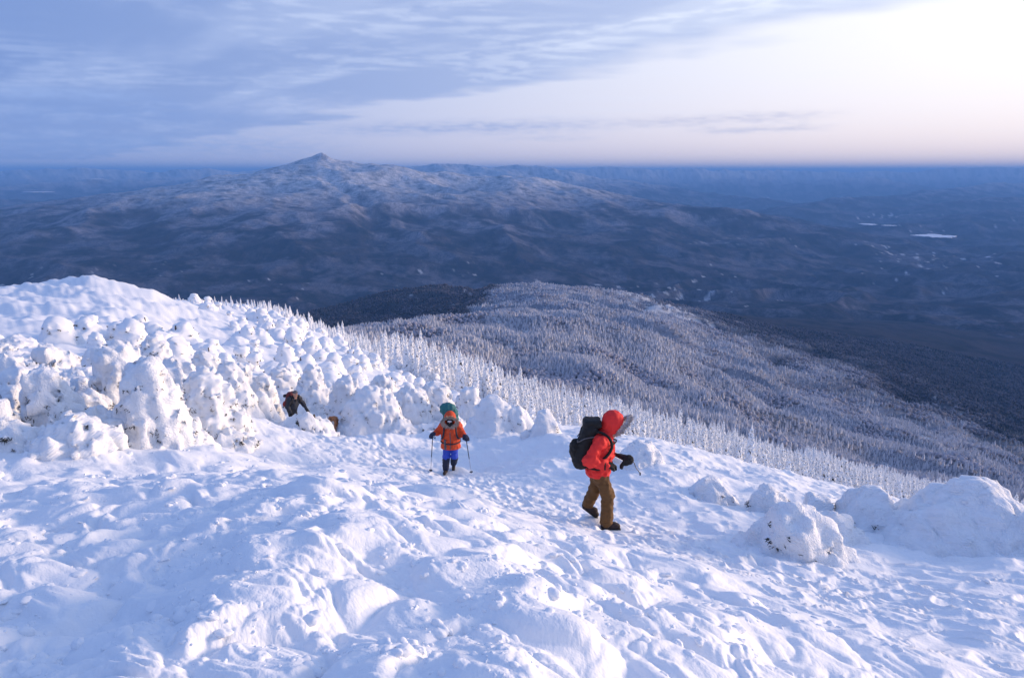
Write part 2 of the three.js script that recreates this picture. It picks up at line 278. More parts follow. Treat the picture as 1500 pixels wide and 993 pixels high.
const ledges = [[930, 433, 2950, 70], [955, 437, 2880, 75], [985, 446, 2780, 80], [960, 456, 2600, 80], [1000, 466, 2560, 75], [1020, 474, 2500, 60], [590, 429, 3330, 85], [575, 431, 3360, 60], [700, 428, 3100, 40], [795, 452, 1400, 25]].map(([u, v, d, r]) => { const p = P(u, v, d); return [p[0], p[2], r]; });
const clearing = (x, z) => ledges.some(([a, b, r]) => Math.hypot((x - a) * 0.7, z - b) < r * (0.75 + 1.1 * n2(x / 38, z / 38))) ? 1 : sst(0.50, 0.60, fbm(x / 70 + 31, z / 42 - 12, 3) + 0.35 * fbm(x / 500 - 3, z / 500 + 6, 2));
const FROSTED = [0.52, 0.53, 0.58], WOOD = [0.055, 0.054, 0.066], SPRUCE = [0.022, 0.028, 0.035];
structure('wooded_ridge', fan(steps([-52, 20], [-36, 300], [36, 20], [52, 0]), geoSteps([240, 30], [450, 210], [3600, 30], [5400, 0]), ridgeY, (x, y, z) => {
  const f = ridgeFrostShade(x, y, z), p = fbm(x / 45, z / 45, 3);
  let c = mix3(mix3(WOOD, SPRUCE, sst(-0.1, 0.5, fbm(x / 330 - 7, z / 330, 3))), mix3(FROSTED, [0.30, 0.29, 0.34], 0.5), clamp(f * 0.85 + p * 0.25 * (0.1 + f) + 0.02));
  return mix3(c, [0.82, 0.83, 0.86], clearing(x, z) * 0.9 * sst(-700, -450, y));
}, 160), M.ridge, 'frosted wooded ridge below the summit');
console.log('ridge done');

// ───────────────────────── far range, valley and hills ─────────────────────────
const K = 1000;
const crest = (falloff, ...pts) => ({ falloff, pts: pts.map(([u, v, d]) => P(u, v, d * K)) });
const massif = (falloff, ...pts) => crest(falloff, ...pts.map(([u, v, d]) => [u, v, d > 8.5 ? 8.5 + (d - 8.5) * 0.35 : d]));
const crests = [
  massif(0.23, [130, 335, 8.5], [165, 308, 9.6], [205, 291, 10.5], [290, 285, 11.5], [350, 281, 13.5], [400, 262, 15], [440, 248, 15.6], [480, 232, 16], [510, 242, 16.2], [560, 247, 16.5], [600, 256, 16.8], [660, 250, 17], [720, 256, 16.5], [780, 258, 16], [815, 272, 14.5], [850, 284, 13.5], [920, 293, 12.5], [960, 305, 12], [1000, 309, 11.5], [1060, 308, 11.2], [1110, 313, 11], [1200, 334, 10], [1320, 371, 8.5], [1450, 404, 7]),
  massif(0.21, [480, 232, 16], [470, 258, 13.8], [445, 288, 11.5], [400, 328, 9], [330, 380, 7]),
  massif(0.21, [560, 247, 16.5], [600, 265, 13.5], [632, 281, 11.5], [662, 290, 10.8], [645, 312, 9.5], [600, 352, 8], [560, 402, 6.3]),
  massif(0.21, [510, 242, 16.2], [520, 275, 12.8], [530, 310, 10], [500, 350, 8.2], [450, 395, 6.6]),
  massif(0.21, [720, 256, 16.5], [740, 278, 13], [770, 292, 11.8], [765, 330, 9], [800, 370, 7.5], [850, 402, 6.5]),
  massif(0.21, [815, 272, 14.5], [860, 300, 11.5], [865, 335, 9.2], [900, 375, 7.6], [930, 410, 6.4]),
  massif(0.22, [920, 293, 12.5], [932, 317, 10.5], [962, 352, 8.5], [1000, 392, 7], [1030, 428, 6]),
  massif(0.22, [1110, 313, 11], [1120, 350, 8.6], [1150, 402, 6.6], [1180, 430, 6]),
  massif(0.22, [1200, 334, 10], [1250, 375, 8], [1290, 415, 6.5]),
  massif(0.21, [130, 335, 8.5], [170, 362, 7.3], [200, 402, 6.2]), massif(0.21, [290, 285, 11.5], [262, 330, 9], [270, 382, 7]), massif(0.21, [205, 291, 10.5], [190, 325, 9], [230, 345, 8.2]),
  massif(0.42, [455, 243, 15.9], [472, 233, 15.9], [480, 228, 15.9], [492, 235, 15.9], [512, 243, 15.9]), massif(0.75, [470, 233, 15.9], [478, 225, 15.9], [482, 225, 15.9], [494, 233, 15.9]),
  // ranges behind
  crest(0.22, [560, 250, 22], [610, 244, 22], [650, 240, 22], [690, 243, 22], [730, 242, 22], [785, 242, 22], [815, 250, 22], [850, 256, 22]),
  crest(0.22, [790, 254, 30], [850, 247, 30], [905, 244, 30], [950, 248, 30], [1010, 246, 30], [1080, 250, 31], [1150, 249, 32], [1260, 252, 32], [1400, 246, 32], [1450, 243, 32], [1530, 248, 32]),
  crest(0.2, [1165, 269, 27], [1200, 265, 27], [1230, 260, 27], [1270, 258, 27], [1300, 265, 27], [1340, 270, 27]),
  crest(0.2, [1160, 305, 14], [1230, 292, 16], [1330, 285, 17], [1420, 273, 20], [1500, 266, 22], [1650, 263, 22]),
  crest(0.2, [880, 278, 20], [960, 279, 21], [1040, 284, 20], [1120, 292, 18], [1180, 297, 17]),
  crest(0.2, [1300, 330, 10.8], [1400, 318, 11.5], [1500, 306, 13], [1650, 300, 14]), crest(0.2, [1330, 300, 14.5], [1440, 292, 15], [1560, 288, 16]),
  crest(0.2, [-120, 252, 28], [0, 251, 28], [70, 247, 28], [130, 246, 28], [210, 251, 28], [290, 247, 28], [340, 250, 29], [420, 246, 30]), crest(0.2, [-60, 274, 20], [60, 268, 22], [140, 263, 23], [250, 264, 23], [330, 262, 22]), crest(0.2, [-80, 300, 14], [50, 291, 16], [150, 294, 16], [230, 284, 18]),
  crest(0.2, [-100, 340, 9.5], [0, 330, 10], [90, 340, 9.5]), crest(0.22, [-200, 400, 6.5], [0, 395, 6.6], [110, 400, 6.5]),
  crest(0.24, [1330, 458, 5.4], [1380, 443, 5.3], [1440, 432, 5.2], [1520, 437, 5.1], [1650, 442, 5.0]), crest(0.21, [1400, 390, 7.2], [1500, 372, 7.6], [1620, 366, 7.8]),
];
const FLOOR = -900;
const SEG = Float64Array.from(crests.flatMap((c) => c.pts.slice(0, -1).flatMap(([ax, ay, az], i) => { const [bx, by, bz] = c.pts[i + 1], dx = bx - ax, dz = bz - az; return [ax, ay, az, dx, dz, by - ay, 1 / (dx * dx + dz * dz), c.falloff]; })));
function farBase(x, z) {
  const r = Math.hypot(x, z);
  const wx = x + 240 * n2(x / 2300, z / 2300) + 45 * n2(x / 600, z / 600), wz = z + 240 * n2b(x / 2300, z / 2300) + 45 * n2b(x / 600, z / 600);
  let h = FLOOR + 60 * fbm(x / 3500, z / 3500, 3) + 150 * (1 - sst(9000, 16000, r)) * Math.max(0, 0.75 - 1.9 * Math.abs(fbm(x / 1500 + 21, z / 1500 - 4, 3)) - 0.25) + 90 * sst(9000, 22000, r) * Math.max(0, fbm(x / 2600 + 5, z / 2600, 4)) * 2, up = 0; const base = h;
  for (let i = 0; i < SEG.length; i += 8) {
    const px = wx - SEG[i], pz = wz - SEG[i + 2], t = clamp((px * SEG[i + 3] + pz * SEG[i + 4]) * SEG[i + 6]), qx = px - SEG[i + 3] * t, qz = pz - SEG[i + 4] * t, d2 = qx * qx + qz * qz;
    if (d2 > 1e8) continue;
    const d = Math.sqrt(d2 + 8100) - 90, y = SEG[i + 1] + SEG[i + 5] * t - SEG[i + 7] * d * (1 - 0.25 * sst(600, 3500, d));
    if (y < h - 45) continue;
    up = Math.max(up, sst(0, 1, (y - base + 40) / 170)); const k = 45, e = clamp(0.5 + 0.5 * (y - h) / k); h = mix(h, y, e) + k * e * (1 - e);   // soft union
  }
  return [h, up];
}
function farY(x, z) {
  const r = Math.hypot(x, z), [h, up] = farBase(x, z);
  const g = Math.abs(fbm(x / 2300 + 3, z / 2300, 2)) + 0.14 * Math.abs(n2b(x / 620, z / 620)) , e = fbm(x / 240, z / 240, 3);
  return h + up * 190 * (0.24 - g) * sst(4500, 7000, r) * 0.9 + (5 + 6 * up) * e - 60 * sst(50000, 95000, r);
}
const field = (x, z) => sst(0.62, 0.68, fbm(x / 170 + 3, z / 170 + 8, 4) + 0.5 * fbm(x / 2600, z / 2600 + 2, 2) + 0.04);
function farColor(x, y, z, ny) {
  const r = Math.hypot(x, z), n = fbm(x / 700, z / 700, 4), fine = fbm(x / 130, z / 130, 3), cl = fbm(x / 330 + 9, z / 330, 3);
  const line = -500;
  const rime = sst(-60, 170, y - line + n * 210 + fine * 30);
  let c = mix3(WOOD, SPRUCE, sst(-0.1, 0.2, cl + 0.5 * fine));
  c = mix3(c, [0.17, 0.165, 0.20], sst(-0.15, 0.45, n + 0.6 * fine - 0.25 * cl) * 0.75);
  c = mix3(c, mix3([0.34, 0.33, 0.38], [0.84, 0.83, 0.85], sst(60, 420, y - line)), rime * clamp(0.8 + 0.5 * fine - 0.4 * sst(0.1, 0.4, cl)));
  const low = 1 - sst(-800, -640, y);
  c = mix3(c, [0.80, 0.82, 0.86], field(x, z) * 0.85 * Math.max(low, 0.07 * (1 - sst(-500, -350, y)) * sst(0.15, 0.3, fine)));
  return c;
}
structure('valley_and_mountains', fan(steps([-50, 20], [-36, 540], [36, 20], [50, 0]), geoSteps([4200, 210], [12000, 100], [26000, 60], [95000, 0]), farY, farColor, 1400), M.far, 'snowy mountain range and wooded valley fading into blue haze');
console.log('far done');
// frozen lakes, lying a little above the valley ground they cover
function lake(u, v, wide, deep, seed) {
  const d = dirOf(u, v), c = P(u, v, (FLOOR + 30) / d[1] * -d[2]), rnd = rngOf(seed), s = new THREE.Shape();
  for (let i = 0; i < 40; i++) { const a = i / 40 * 2 * Math.PI, k = 0.75 + 0.45 * fbm(Math.cos(a) * 1.4 + seed, Math.sin(a) * 1.4, 3); const x = Math.cos(a) * wide * k, y = Math.sin(a) * deep * k; i ? s.lineTo(x, y) : s.moveTo(x, y); }
  let top = -1e9; for (let i = -4; i <= 4; i++) for (let j = -4; j <= 4; j++) top = Math.max(top, farY(c[0] + i / 4 * wide, c[2] + j / 4 * deep));
  const g = new THREE.ExtrudeGeometry(s, { depth: 6, bevelEnabled: false }); g.rotateX(-Math.PI / 2);
  const m = structure('frozen_lake', g, M.lake, 'frozen lake covered in pale snow'); m.position.set(c[0], top - 3, c[2]);
}
lake(1368, 353, 270, 330, 5); lake(1272, 341, 120, 200, 6); lake(1302, 347, 110, 90, 7); lake(60, 302, 420, 420, 8); lake(140, 297, 300, 260, 9);

// ───────────────────────── shapes from distance fields ─────────────────────────
function skin(f, lo, hi, c) {                       // naive surface nets
  const n = [0, 1, 2].map((k) => Math.ceil((hi[k] - lo[k]) / c) + 2), [nx, ny, nz] = n, val = new Float32Array(nx * ny * nz), at = new Int32Array(nx * ny * nz).fill(-1), pos = [], idx = [];
  for (let k = 0, q = 0; k < nz; k++) for (let j = 0; j < ny; j++) for (let i = 0; i < nx; i++, q++) val[q] = f(lo[0] + (i - 0.5) * c, lo[1] + (j - 0.5) * c, lo[2] + (k - 0.5) * c);
  const sx = 1, sy = nx, sz = nx * ny, corner = [0, sx, sy, sx + sy, sz, sx + sz, sy + sz, sx + sy + sz];
  const edges = []; for (let a = 0; a < 8; a++) for (const b of [1, 2, 4]) if (!(a & b)) edges.push([a, a | b]);
  for (let k = 0; k < nz - 1; k++) for (let j = 0; j < ny - 1; j++) for (let i = 0; i < nx - 1; i++) {
    const q = i + j * sy + k * sz; let m = 0; for (let a = 0; a < 8; a++) if (val[q + corner[a]] < 0) m |= 1 << a;
    if (m === 0 || m === 255) continue;
    let x = 0, y = 0, z = 0, cnt = 0;
    for (const [a, b] of edges) { if (((m >> a) & 1) === ((m >> b) & 1)) continue; const va = val[q + corner[a]], vb = val[q + corner[b]], t = va / (va - vb); x += (a & 1) + t * ((b & 1) - (a & 1)); y += ((a >> 1) & 1) + t * (((b >> 1) & 1) - ((a >> 1) & 1)); z += (a >> 2) + t * ((b >> 2) - (a >> 2)); cnt++; }
    at[q] = pos.length / 3; pos.push(lo[0] + (i - 0.5 + x / cnt) * c, lo[1] + (j - 0.5 + y / cnt) * c, lo[2] + (k - 0.5 + z / cnt) * c);
  }
  const quad = (a, b, d, e, flip) => { if (a < 0 || b < 0 || d < 0 || e < 0) return; flip ? idx.push(a, d, b, b, d, e) : idx.push(a, b, d, b, e, d); };
  for (let k = 1; k < nz - 1; k++) for (let j = 1; j < ny - 1; j++) for (let i = 1; i < nx - 1; i++) {
    const q = i + j * sy + k * sz, s = val[q] < 0;
    if (s !== val[q + sx] < 0) quad(at[q - sy - sz], at[q - sz], at[q - sy], at[q], !s);
    if (s !== val[q + sy] < 0) quad(at[q - sx - sz], at[q - sx], at[q - sz], at[q], !s);
    if (s !== val[q + sz] < 0) quad(at[q - sx - sy], at[q - sy], at[q - sx], at[q], !s);
  }
  const g = new THREE.BufferGeometry(); g.setAttribute('position', new THREE.Float32BufferAttribute(pos, 3)); g.setIndex(idx); g.computeVertexNormals();
  // texture coordinates in metres, laid obliquely through the shape
  const uv = []; for (let i = 0; i < pos.length; i += 3) uv.push((pos[i] + 0.62 * pos[i + 2]) / 0.8, (pos[i + 1] + 0.3 * (pos[i] - pos[i + 2])) / 0.8); g.setAttribute('uv', new THREE.Float32BufferAttribute(uv, 2));
  return g;
}
const smin = (a, b, k) => { const h = Math.max(k - Math.abs(a - b), 0) / k; return Math.min(a, b) - h * h * k * 0.25; };
const ball = (c, r) => (x, y, z) => Math.hypot(x - c[0], y - c[1], z - c[2]) - r;
const egg = (c, r) => { const m = Math.min(...r); return (x, y, z) => { const k = Math.hypot((x - c[0]) / r[0], (y - c[1]) / r[1], (z - c[2]) / r[2]); return (k - 1) * m * (k > 1 ? 1 : 1); }; };
function limb(a, b, ra, rb, squash = 1) { const d = [b[0] - a[0], b[1] - a[1], b[2] - a[2]], l2 = d[0] ** 2 + d[1] ** 2 + d[2] ** 2; return (x, y, z) => { const px = x - a[0], py = y - a[1], pz = z - a[2], t = clamp((px * d[0] + py * d[1] + pz * d[2]) / l2); return Math.hypot(px - d[0] * t, py - d[1] * t, (pz - d[2] * t) * squash) - mix(ra, rb, t); }; }
const block = (c, h, r = 0.02) => (x, y, z) => { const qx = Math.abs(x - c[0]) - h[0] + r, qy = Math.abs(y - c[1]) - h[1] + r, qz = Math.abs(z - c[2]) - h[2] + r; return Math.hypot(Math.max(qx, 0), Math.max(qy, 0), Math.max(qz, 0)) + Math.min(Math.max(qx, qy, qz), 0) - r; };
const blend = (k, ...fs) => (x, y, z) => { let d = fs[0](x, y, z); for (let i = 1; i < fs.length; i++) d = smin(d, fs[i](x, y, z), k); return d; };
const minus = (f, g) => (x, y, z) => Math.max(f(x, y, z), -g(x, y, z));
const wrinkle = (f, amp, fr) => (x, y, z) => { const d = f(x, y, z); return d > 0.08 ? d : d + amp * n3(x * fr, y * fr * 1.3, z * fr); };
function tubeOf(pts, r, seg = 20, round = 6) { return new THREE.TubeGeometry(new THREE.CatmullRomCurve3(pts.map((p) => V(...p))), seg, r, round); }
function place(g, x = 0, y = 0, z = 0, rx = 0, ry = 0, rz = 0, s = 1) { return g.applyMatrix4(new THREE.Matrix4().compose(V(x, y, z), new THREE.Quaternion().setFromEuler(new THREE.Euler(rx, ry, rz)), typeof s === 'number' ? V(s, s, s) : V(...s))); }
const bare = (g) => { const k = g.index ? g.toNonIndexed() : g; for (const n of Object.keys(k.attributes)) if (n !== 'position' && n !== 'normal') k.deleteAttribute(n); return k; };
const joined = (list) => mergeGeometries(list.map(bare));
// n small pointed shoots on a surface, from seeds that pass(px, py, pz, nx, ny, nz)
function shoots(g, rnd, count, each, len, rad, pass, along = 0.7) {
  const p = g.attributes.position.array, nn = g.attributes.normal.array, list = [], q = new THREE.Quaternion(); let tries = 0;
  while (list.length < count * each && tries++ < count * 60) {
    const i = Math.floor(rnd() * p.length / 3) * 3; if (!pass(p[i], p[i + 1], p[i + 2], nn[i], nn[i + 1], nn[i + 2])) continue;
    for (let k = 0; k < each; k++) {
      const d = V(nn[i] * along + (rnd() - 0.5) * 1.1, nn[i + 1] * along + (rnd() - 0.5) * 1.1, nn[i + 2] * along + (rnd() - 0.5) * 1.1).normalize(), l = len * (0.6 + 0.8 * rnd());
      const c = new THREE.ConeGeometry(rad, l, 3, 1, true); c.translate(0, l * 0.35, 0); q.setFromUnitVectors(V(0, 1, 0), d); c.applyQuaternion(q); const o = 0.06; c.translate(p[i] + (rnd() - 0.5) * o, p[i + 1] + (rnd() - 0.5) * o, p[i + 2] + (rnd() - 0.5) * o); list.push(c);
    }
  }
  return list.length ? joined(list) : null;
}

// ───────────────────────── rime-caked stunted spruces ─────────────────────────
// kind: pillar, dome, mushroom, twin; returns the crust field and its box for a plant about h tall and 2w wide
function crustField(seed, kind, h, w, calm = 1) {
  const rnd = rngOf(seed), b = [], ox = n3.constructor && rnd() * 50;
  const lean = [(rnd() - 0.6) * 0.35 * h * 0.3, (rnd() - 0.5) * 0.2 * h * 0.3];
  const stack = (x0, z0, hh, ww, pow) => {
    hh = Math.max(0.12, hh - ww * Math.pow(0.16, pow) * 0.85) / 0.92; const layers = Math.max(3, Math.round(hh / (0.30 * Math.max(0.6, ww))));
    for (let i = 0; i <= layers; i++) {
      const f = i / layers, R = ww * Math.pow(1 - f * 0.84, pow) * (0.88 + 0.24 * rnd()), cx = x0 + lean[0] * f * f * 2, cz = z0 + lean[1] * f * f * 2, m = Math.max(2, Math.round(3 + R * 6));
      b.push([cx, hh * f * 0.92, cz, R * 0.72]);
      const a0 = rnd() * 6.28;
      for (let k = 0; k < m; k++) { const a = a0 + k / m * 6.28 + rnd() * 0.5, rr = R * (0.30 + 0.16 * rnd()); b.push([cx + Math.cos(a) * (R - rr * 0.5), hh * f * 0.92 + (rnd() - 0.5) * 0.16 - 0.05, cz + Math.sin(a) * (R - rr * 0.5), rr]); }
    }
  };
  if (kind === 'pillar') stack(0, 0, h, w, 0.45);
  else if (kind === 'dome') stack(0, 0, h, w, 0.36);
  else if (kind === 'mushroom') { stack(0, 0, h * 0.8, w * 0.55, 0.5); for (let k = 0; k < 7; k++) { const a = rnd() * 6.28; b.push([lean[0] + Math.cos(a) * w * 0.35, h * 0.84 + (rnd() - 0.3) * 0.15, lean[1] + Math.sin(a) * w * 0.35, w * 0.42]); } }
  else { stack(-w * 0.42, 0.1, h, w * 0.72, 0.42); stack(w * 0.5, -0.05, h * (0.62 + 0.2 * rnd()), w * 0.68, 0.5); stack(0, w * 0.4, h * 0.45, w * 0.6, 0.45); }
  for (let k = 0; k < 9; k++) { const a = k / 9 * 6.28 + rnd(), r = w * (0.28 + 0.16 * rnd()); b.push([Math.cos(a) * w * 1.02, -0.08, Math.sin(a) * w * 1.02, r]); }
  const B = Float32Array.from(b.flat());
  const f = (x, y, z) => {
    let d = 9; for (let i = 0; i < B.length; i += 4) { const dx = x - B[i], dy = y - B[i + 1], dz = z - B[i + 2], e = Math.sqrt(dx * dx + dy * dy + dz * dz) - B[i + 3]; if (e < d + 0.13) d = smin(d, e, 0.13); }
    if (d > 0.2 || d < -0.25) return d;
    return d - calm * (0.15 * Math.abs(n3(x * 2.5 + ox, y * 1.05, z * 2.5)) + 0.06 * Math.abs(n3(x * 1.6, y * 4.2 + ox, z * 1.6)) + 0.06 * Math.abs(n3(x * 4.6, y * 5.2 + ox, z * 4.6)) + 0.03 * Math.abs(n3(x * 11, y * 12 + ox, z * 11)) - 0.07);
  };
  return { f, lo: [-w * 1.7 - 0.3, -0.35, -w * 1.7 - 0.3], hi: [w * 1.7 + 0.3, h * 1.12 + 0.5, w * 1.7 + 0.3] };
}
const crustCache = {};
function crustParts(seed, kind, h, w, cell, twigs = 1) {
  const key = [seed, kind, h, w, cell].join(); if (crustCache[key]) return crustCache[key];
  const { f, lo, hi } = crustField(seed, kind, h, w, twigs < 0.5 ? 0.62 : 1), crust = skin(f, lo, hi, cell), rnd = rngOf(seed + 99);
  const hid = (x, y, z, nx, ny, nz) => y > 0.1 && ny < 0.15 && y < h * 0.75 && n3(x * 2.6 + seed, y * 2.6, z * 2.6) > 0.12;
  const coarse = cell > 0.08;
  const needles = shoots(crust, rnd, Math.round((coarse ? 30 : 120) * twigs), 2, coarse ? 0.11 : 0.075, coarse ? 0.022 : 0.011, hid, 0.45);
  const trunk = new THREE.CylinderGeometry(0.03, 0.09, h * 0.9, 6); trunk.translate(0, h * 0.42, 0);
  return crustCache[key] = { crust, needles, trunk };
}
function crustedSpruce(label, seed, kind, h, w, cell, pos, turn, group, s = [1, 1, 1], twigs = 1) {
  const p = crustParts(seed, kind, h, w, cell, twigs), t = thing('rime_caked_spruce', label, 'spruce', pos, turn, group);
  mesh('trunk', p.trunk, M.bark, t); mesh('rime_crust', p.crust, cell > 0.1 ? M.rimeFar : M.rime, t); if (p.needles) mesh('needles', p.needles, M.needle, t);
  t.scale.set(...s); return t;
}
const baseAt = (u, v, D) => { const p = P(u, v, D); return [p[0], snowY(p[0], p[2]) - 0.12, p[2]]; };
// on the shelf edge and round the trail: [u, v of the foot, distance, kind, height, half width, turn, label]
const shelf = [
  [1163, 822, 10.8, 'dome', 0.62, 0.62, 0.4, 'low white rime dome with a dark bare stub on its side, beside the trail'],
  [1215, 800, 11.9, 'dome', 0.50, 0.55, 1.9, 'small smooth rime lump leaning against the dome with the dark stub'],
  [1275, 772, 13.2, 'dome', 0.62, 0.52, 2.2, 'compact rime-caked spruce with one dark gap under its brow, on the shelf edge'],
  [1425, 800, 12.2, 'dome', 0.95, 1.1, 1.1, 'largest broad rime mound with scattered twigs, on the shelf edge'],
  [1510, 832, 11.4, 'dome', 0.7, 0.7, 0.2, 'sloping rime mound running down from the largest mound'],
  [1040, 730, 14.4, 'dome', 0.36, 0.40, 0.8, 'small rounded rime knob alone on the shelf edge above the spruce forest'],
  [1128, 748, 13.9, 'dome', 0.42, 0.36, 0.1, 'rounded pale rime knob between the lone knob and the domes'],
  [1195, 763, 13.6, 'dome', 0.35, 0.26, 2.1, 'tiny rime knob peeping over the shelf edge'],
  [938, 692, 16.3, 'dome', 0.45, 0.46, 1.2, 'low rime lump on the shelf edge past the hiker in red'],
  [795, 640, 22.5, 'twin', 0.72, 0.5, 1.4, 'pair of joined rime lumps behind the trail beside the hiker in orange'],
  [760, 632, 25, 'dome', 0.7, 0.5, 0.4, 'rounded rime lump overlooking the spruce forest near the joined pair'],
  [722, 630, 25, 'dome', 1.05, 0.75, 2.4, 'broad rime-caked spruce standing directly behind the teal backpack'],
  [690, 612, 30, 'pillar', 1.35, 0.6, 0.9, 'upright rime-caked spruce above the hiker in orange'],
  [640, 612, 31, 'dome', 1.5, 0.8, 1.8, 'rounded rime-caked spruce at the corner of the stunted wood'],
  [600, 618, 30, 'dome', 1.35, 0.85, 0.3, 'wide rime-caked spruce with low skirts beside the open drift'],
  [545, 630, 27, 'dome', 1.55, 1.0, 1.1, 'large domed spruce with dark twigs showing, behind the dog'],
  [575, 600, 34, 'twin', 2.0, 0.9, 1.0, 'two-headed rime-caked spruce rising over the large domed one'],
  [505, 622, 30, 'pillar', 1.9, 0.7, 2.0, 'tall rime-caked spruce straight behind the dog'],
  [462, 648, 25.2, 'twin', 0.6, 0.48, 0.6, 'low rime-caked bush that hides the legs of the hiker in dark clothes'],
  [432, 640, 26.3, 'dome', 0.38, 0.5, 0.9, 'small rime lump in front of the hiker in dark clothes'],
  [388, 618, 27, 'pillar', 1.1, 0.5, 0.9, 'narrow rime-caked spruce with dark twigs at the shoulder of the hiker in dark clothes'],
  [370, 612, 28, 'twin', 1.9, 0.8, 0.2, 'ragged two-topped spruce full of dark needles up the slope from the dark hiker'],
  [455, 588, 34, 'pillar', 2.1, 0.7, 2.6, 'tall rime pillar rising behind the hiker in dark clothes'],
  // left-hand group
  [228, 668, 14.9, 'pillar', 1.55, 0.62, 0.5, 'thick rime pillar with rippled sides standing at the drift with the long blue shadow'],
  [196, 640, 17.2, 'pillar', 2.15, 0.78, 1.6, 'tallest rime-caked spruce, its flattened top behind the rippled pillar'],
  [280, 668, 15.2, 'dome', 0.45, 0.34, 2.6, 'small rime ball at the foot of the rippled pillar'],
  [312, 620, 19.3, 'dome', 1.55, 0.72, 2.9, 'big egg-shaped rime-caked spruce beside the drift crest'],
  [262, 600, 21.5, 'dome', 1.4, 0.75, 1.3, 'rounded rime-caked spruce touching the egg-shaped one'],
  [85, 655, 14.6, 'pillar', 1.35, 0.5, 0.7, 'leaning rime pillar with a blunt head among low mounds'],
  [48, 648, 15.6, 'pillar', 1.4, 0.55, 2.3, 'slanting rime pillar behind the blunt-headed one'],
  [-8, 662, 13.6, 'dome', 0.8, 0.42, 0.9, 'narrow rime lump cut off by the edge of the picture'],
  [128, 640, 16.2, 'twin', 1.0, 0.62, 2.0, 'squat rime bush with a dark hollow full of needles'],
  [160, 625, 18.0, 'twin', 1.2, 0.7, 0.4, 'squat rime bush against the tallest spruce'],
  [142, 662, 14.4, 'dome', 0.5, 0.4, 1.5, 'small split rime lump with a bare twiggy side'],
  [72, 585, 25, 'mushroom', 1.35, 0.5, 0.6, 'thin rime-caked spruce with a round ball head'],
  [28, 595, 22.5, 'pillar', 1.35, 0.5, 1.9, 'plain rime pillar near the ball-headed spruce'],
  [110, 600, 22.8, 'dome', 1.0, 0.8, 2.5, 'low wide rime hummock near the ball-headed spruce'],
  [300, 545, 31, 'mushroom', 1.1, 0.5, 2.9, 'rime-caked spruce with a smooth bonnet above the egg-shaped one'],
  [345, 590, 26, 'pillar', 1.7, 0.62, 2.2, 'rime pillar with pitted sides at the far side of the egg-shaped spruce'],
];
for (const [u, v, D, h, w] of [[20, 672, 13.4, 0.34, 0.5], [112, 672, 13.6, 0.3, 0.55], [170, 668, 14.6, 0.4, 0.5], [258, 655, 16.4, 0.42, 0.5], [335, 632, 18.6, 0.35, 0.5], [60, 620, 18.5, 0.6, 0.6], [100, 628, 17.4, 0.5, 0.6], [5, 622, 18, 0.6, 0.6], [210, 605, 21.5, 0.7, 0.7], [150, 595, 23, 0.7, 0.8], [245, 575, 25, 0.8, 0.8], [335, 560, 30, 0.8, 0.8], [585, 632, 26.5, 0.4, 0.6], [660, 628, 27, 0.45, 0.6]]) shelf.push([u, v, D, 'dome', h, w, u * 0.7, u > 500 ? 'low rime hummock by the open drift near the hiker in orange' : D < 17 ? 'low rime hummock at the foot of the front pillars' : 'low rime hummock filling a gap between the front spruces']);
let seed0 = 300;
for (const [u, v, D, kind, h, w, turn, label] of shelf) crustedSpruce(label, seed0++, kind, h * 1.14 + 0.14, w * 1.05, D < 20 ? 0.058 : 0.08, baseAt(u, v, D), turn, 'rime-caked spruces of the stunted wood', [1, 1, 1], u > 690 ? 0.13 : 1.15);
{ // the bare stub on the side of the dome
  const b = baseAt(1163, 815, 10.9), s = thing('dead_stub', 'dark bare wooden stub sticking out of the low rime dome', 'branch', [b[0] - 0.52, b[1] + 0.20, b[2] + 0.28]);
  mesh('stem', tubeOf([[0.1, -0.12, -0.06], [0, 0.02, 0], [-0.03, 0.10, 0.02], [0.03, 0.2, 0.01]], 0.022, 10, 6), M.bark, s); mesh('twig', tubeOf([[-0.03, 0.08, 0.02], [-0.06, 0.04, 0.05], [-0.09, 0.02, 0.05]], 0.012, 6, 5), M.bark, s);
}
// where the wood gives way to closed forest: range by photograph column
const brow = [[-400, 400], [200, 400], [232, 88], [350, 100], [450, 104], [520, 92], [560, 88], [620, 80], [700, 74], [800, 72], [900, 72], [1000, 70], [1200, 66], [2000, 62]];
const browAt = (u) => { for (let i = 0; i < brow.length - 1; i++) if (u < brow[i + 1][0]) return mix(brow[i][1], brow[i + 1][1], clamp((u - brow[i][0]) / (brow[i + 1][0] - brow[i][0]))); return 26; };
const columnOf = (x, z) => W0 / 2 + F0 * (x / -z) * 0.97;
function inside(x, y, poly) { let r = false; for (let i = 0, j = poly.length - 1; i < poly.length; j = i++) { const [a, b] = poly[i], [c, d] = poly[j]; if (b > y !== d > y && x < (c - a) * (y - b) / (d - b) + a) r = !r; } return r; }
const openSnow = [[[-200, 415], [235, 415], [330, 470], [345, 515], [300, 520], [240, 492], [150, 478], [60, 500], [-200, 500]].map(([u, v]) => [u, v]), [[40, 500], [180, 520], [150, 545], [40, 530]]];
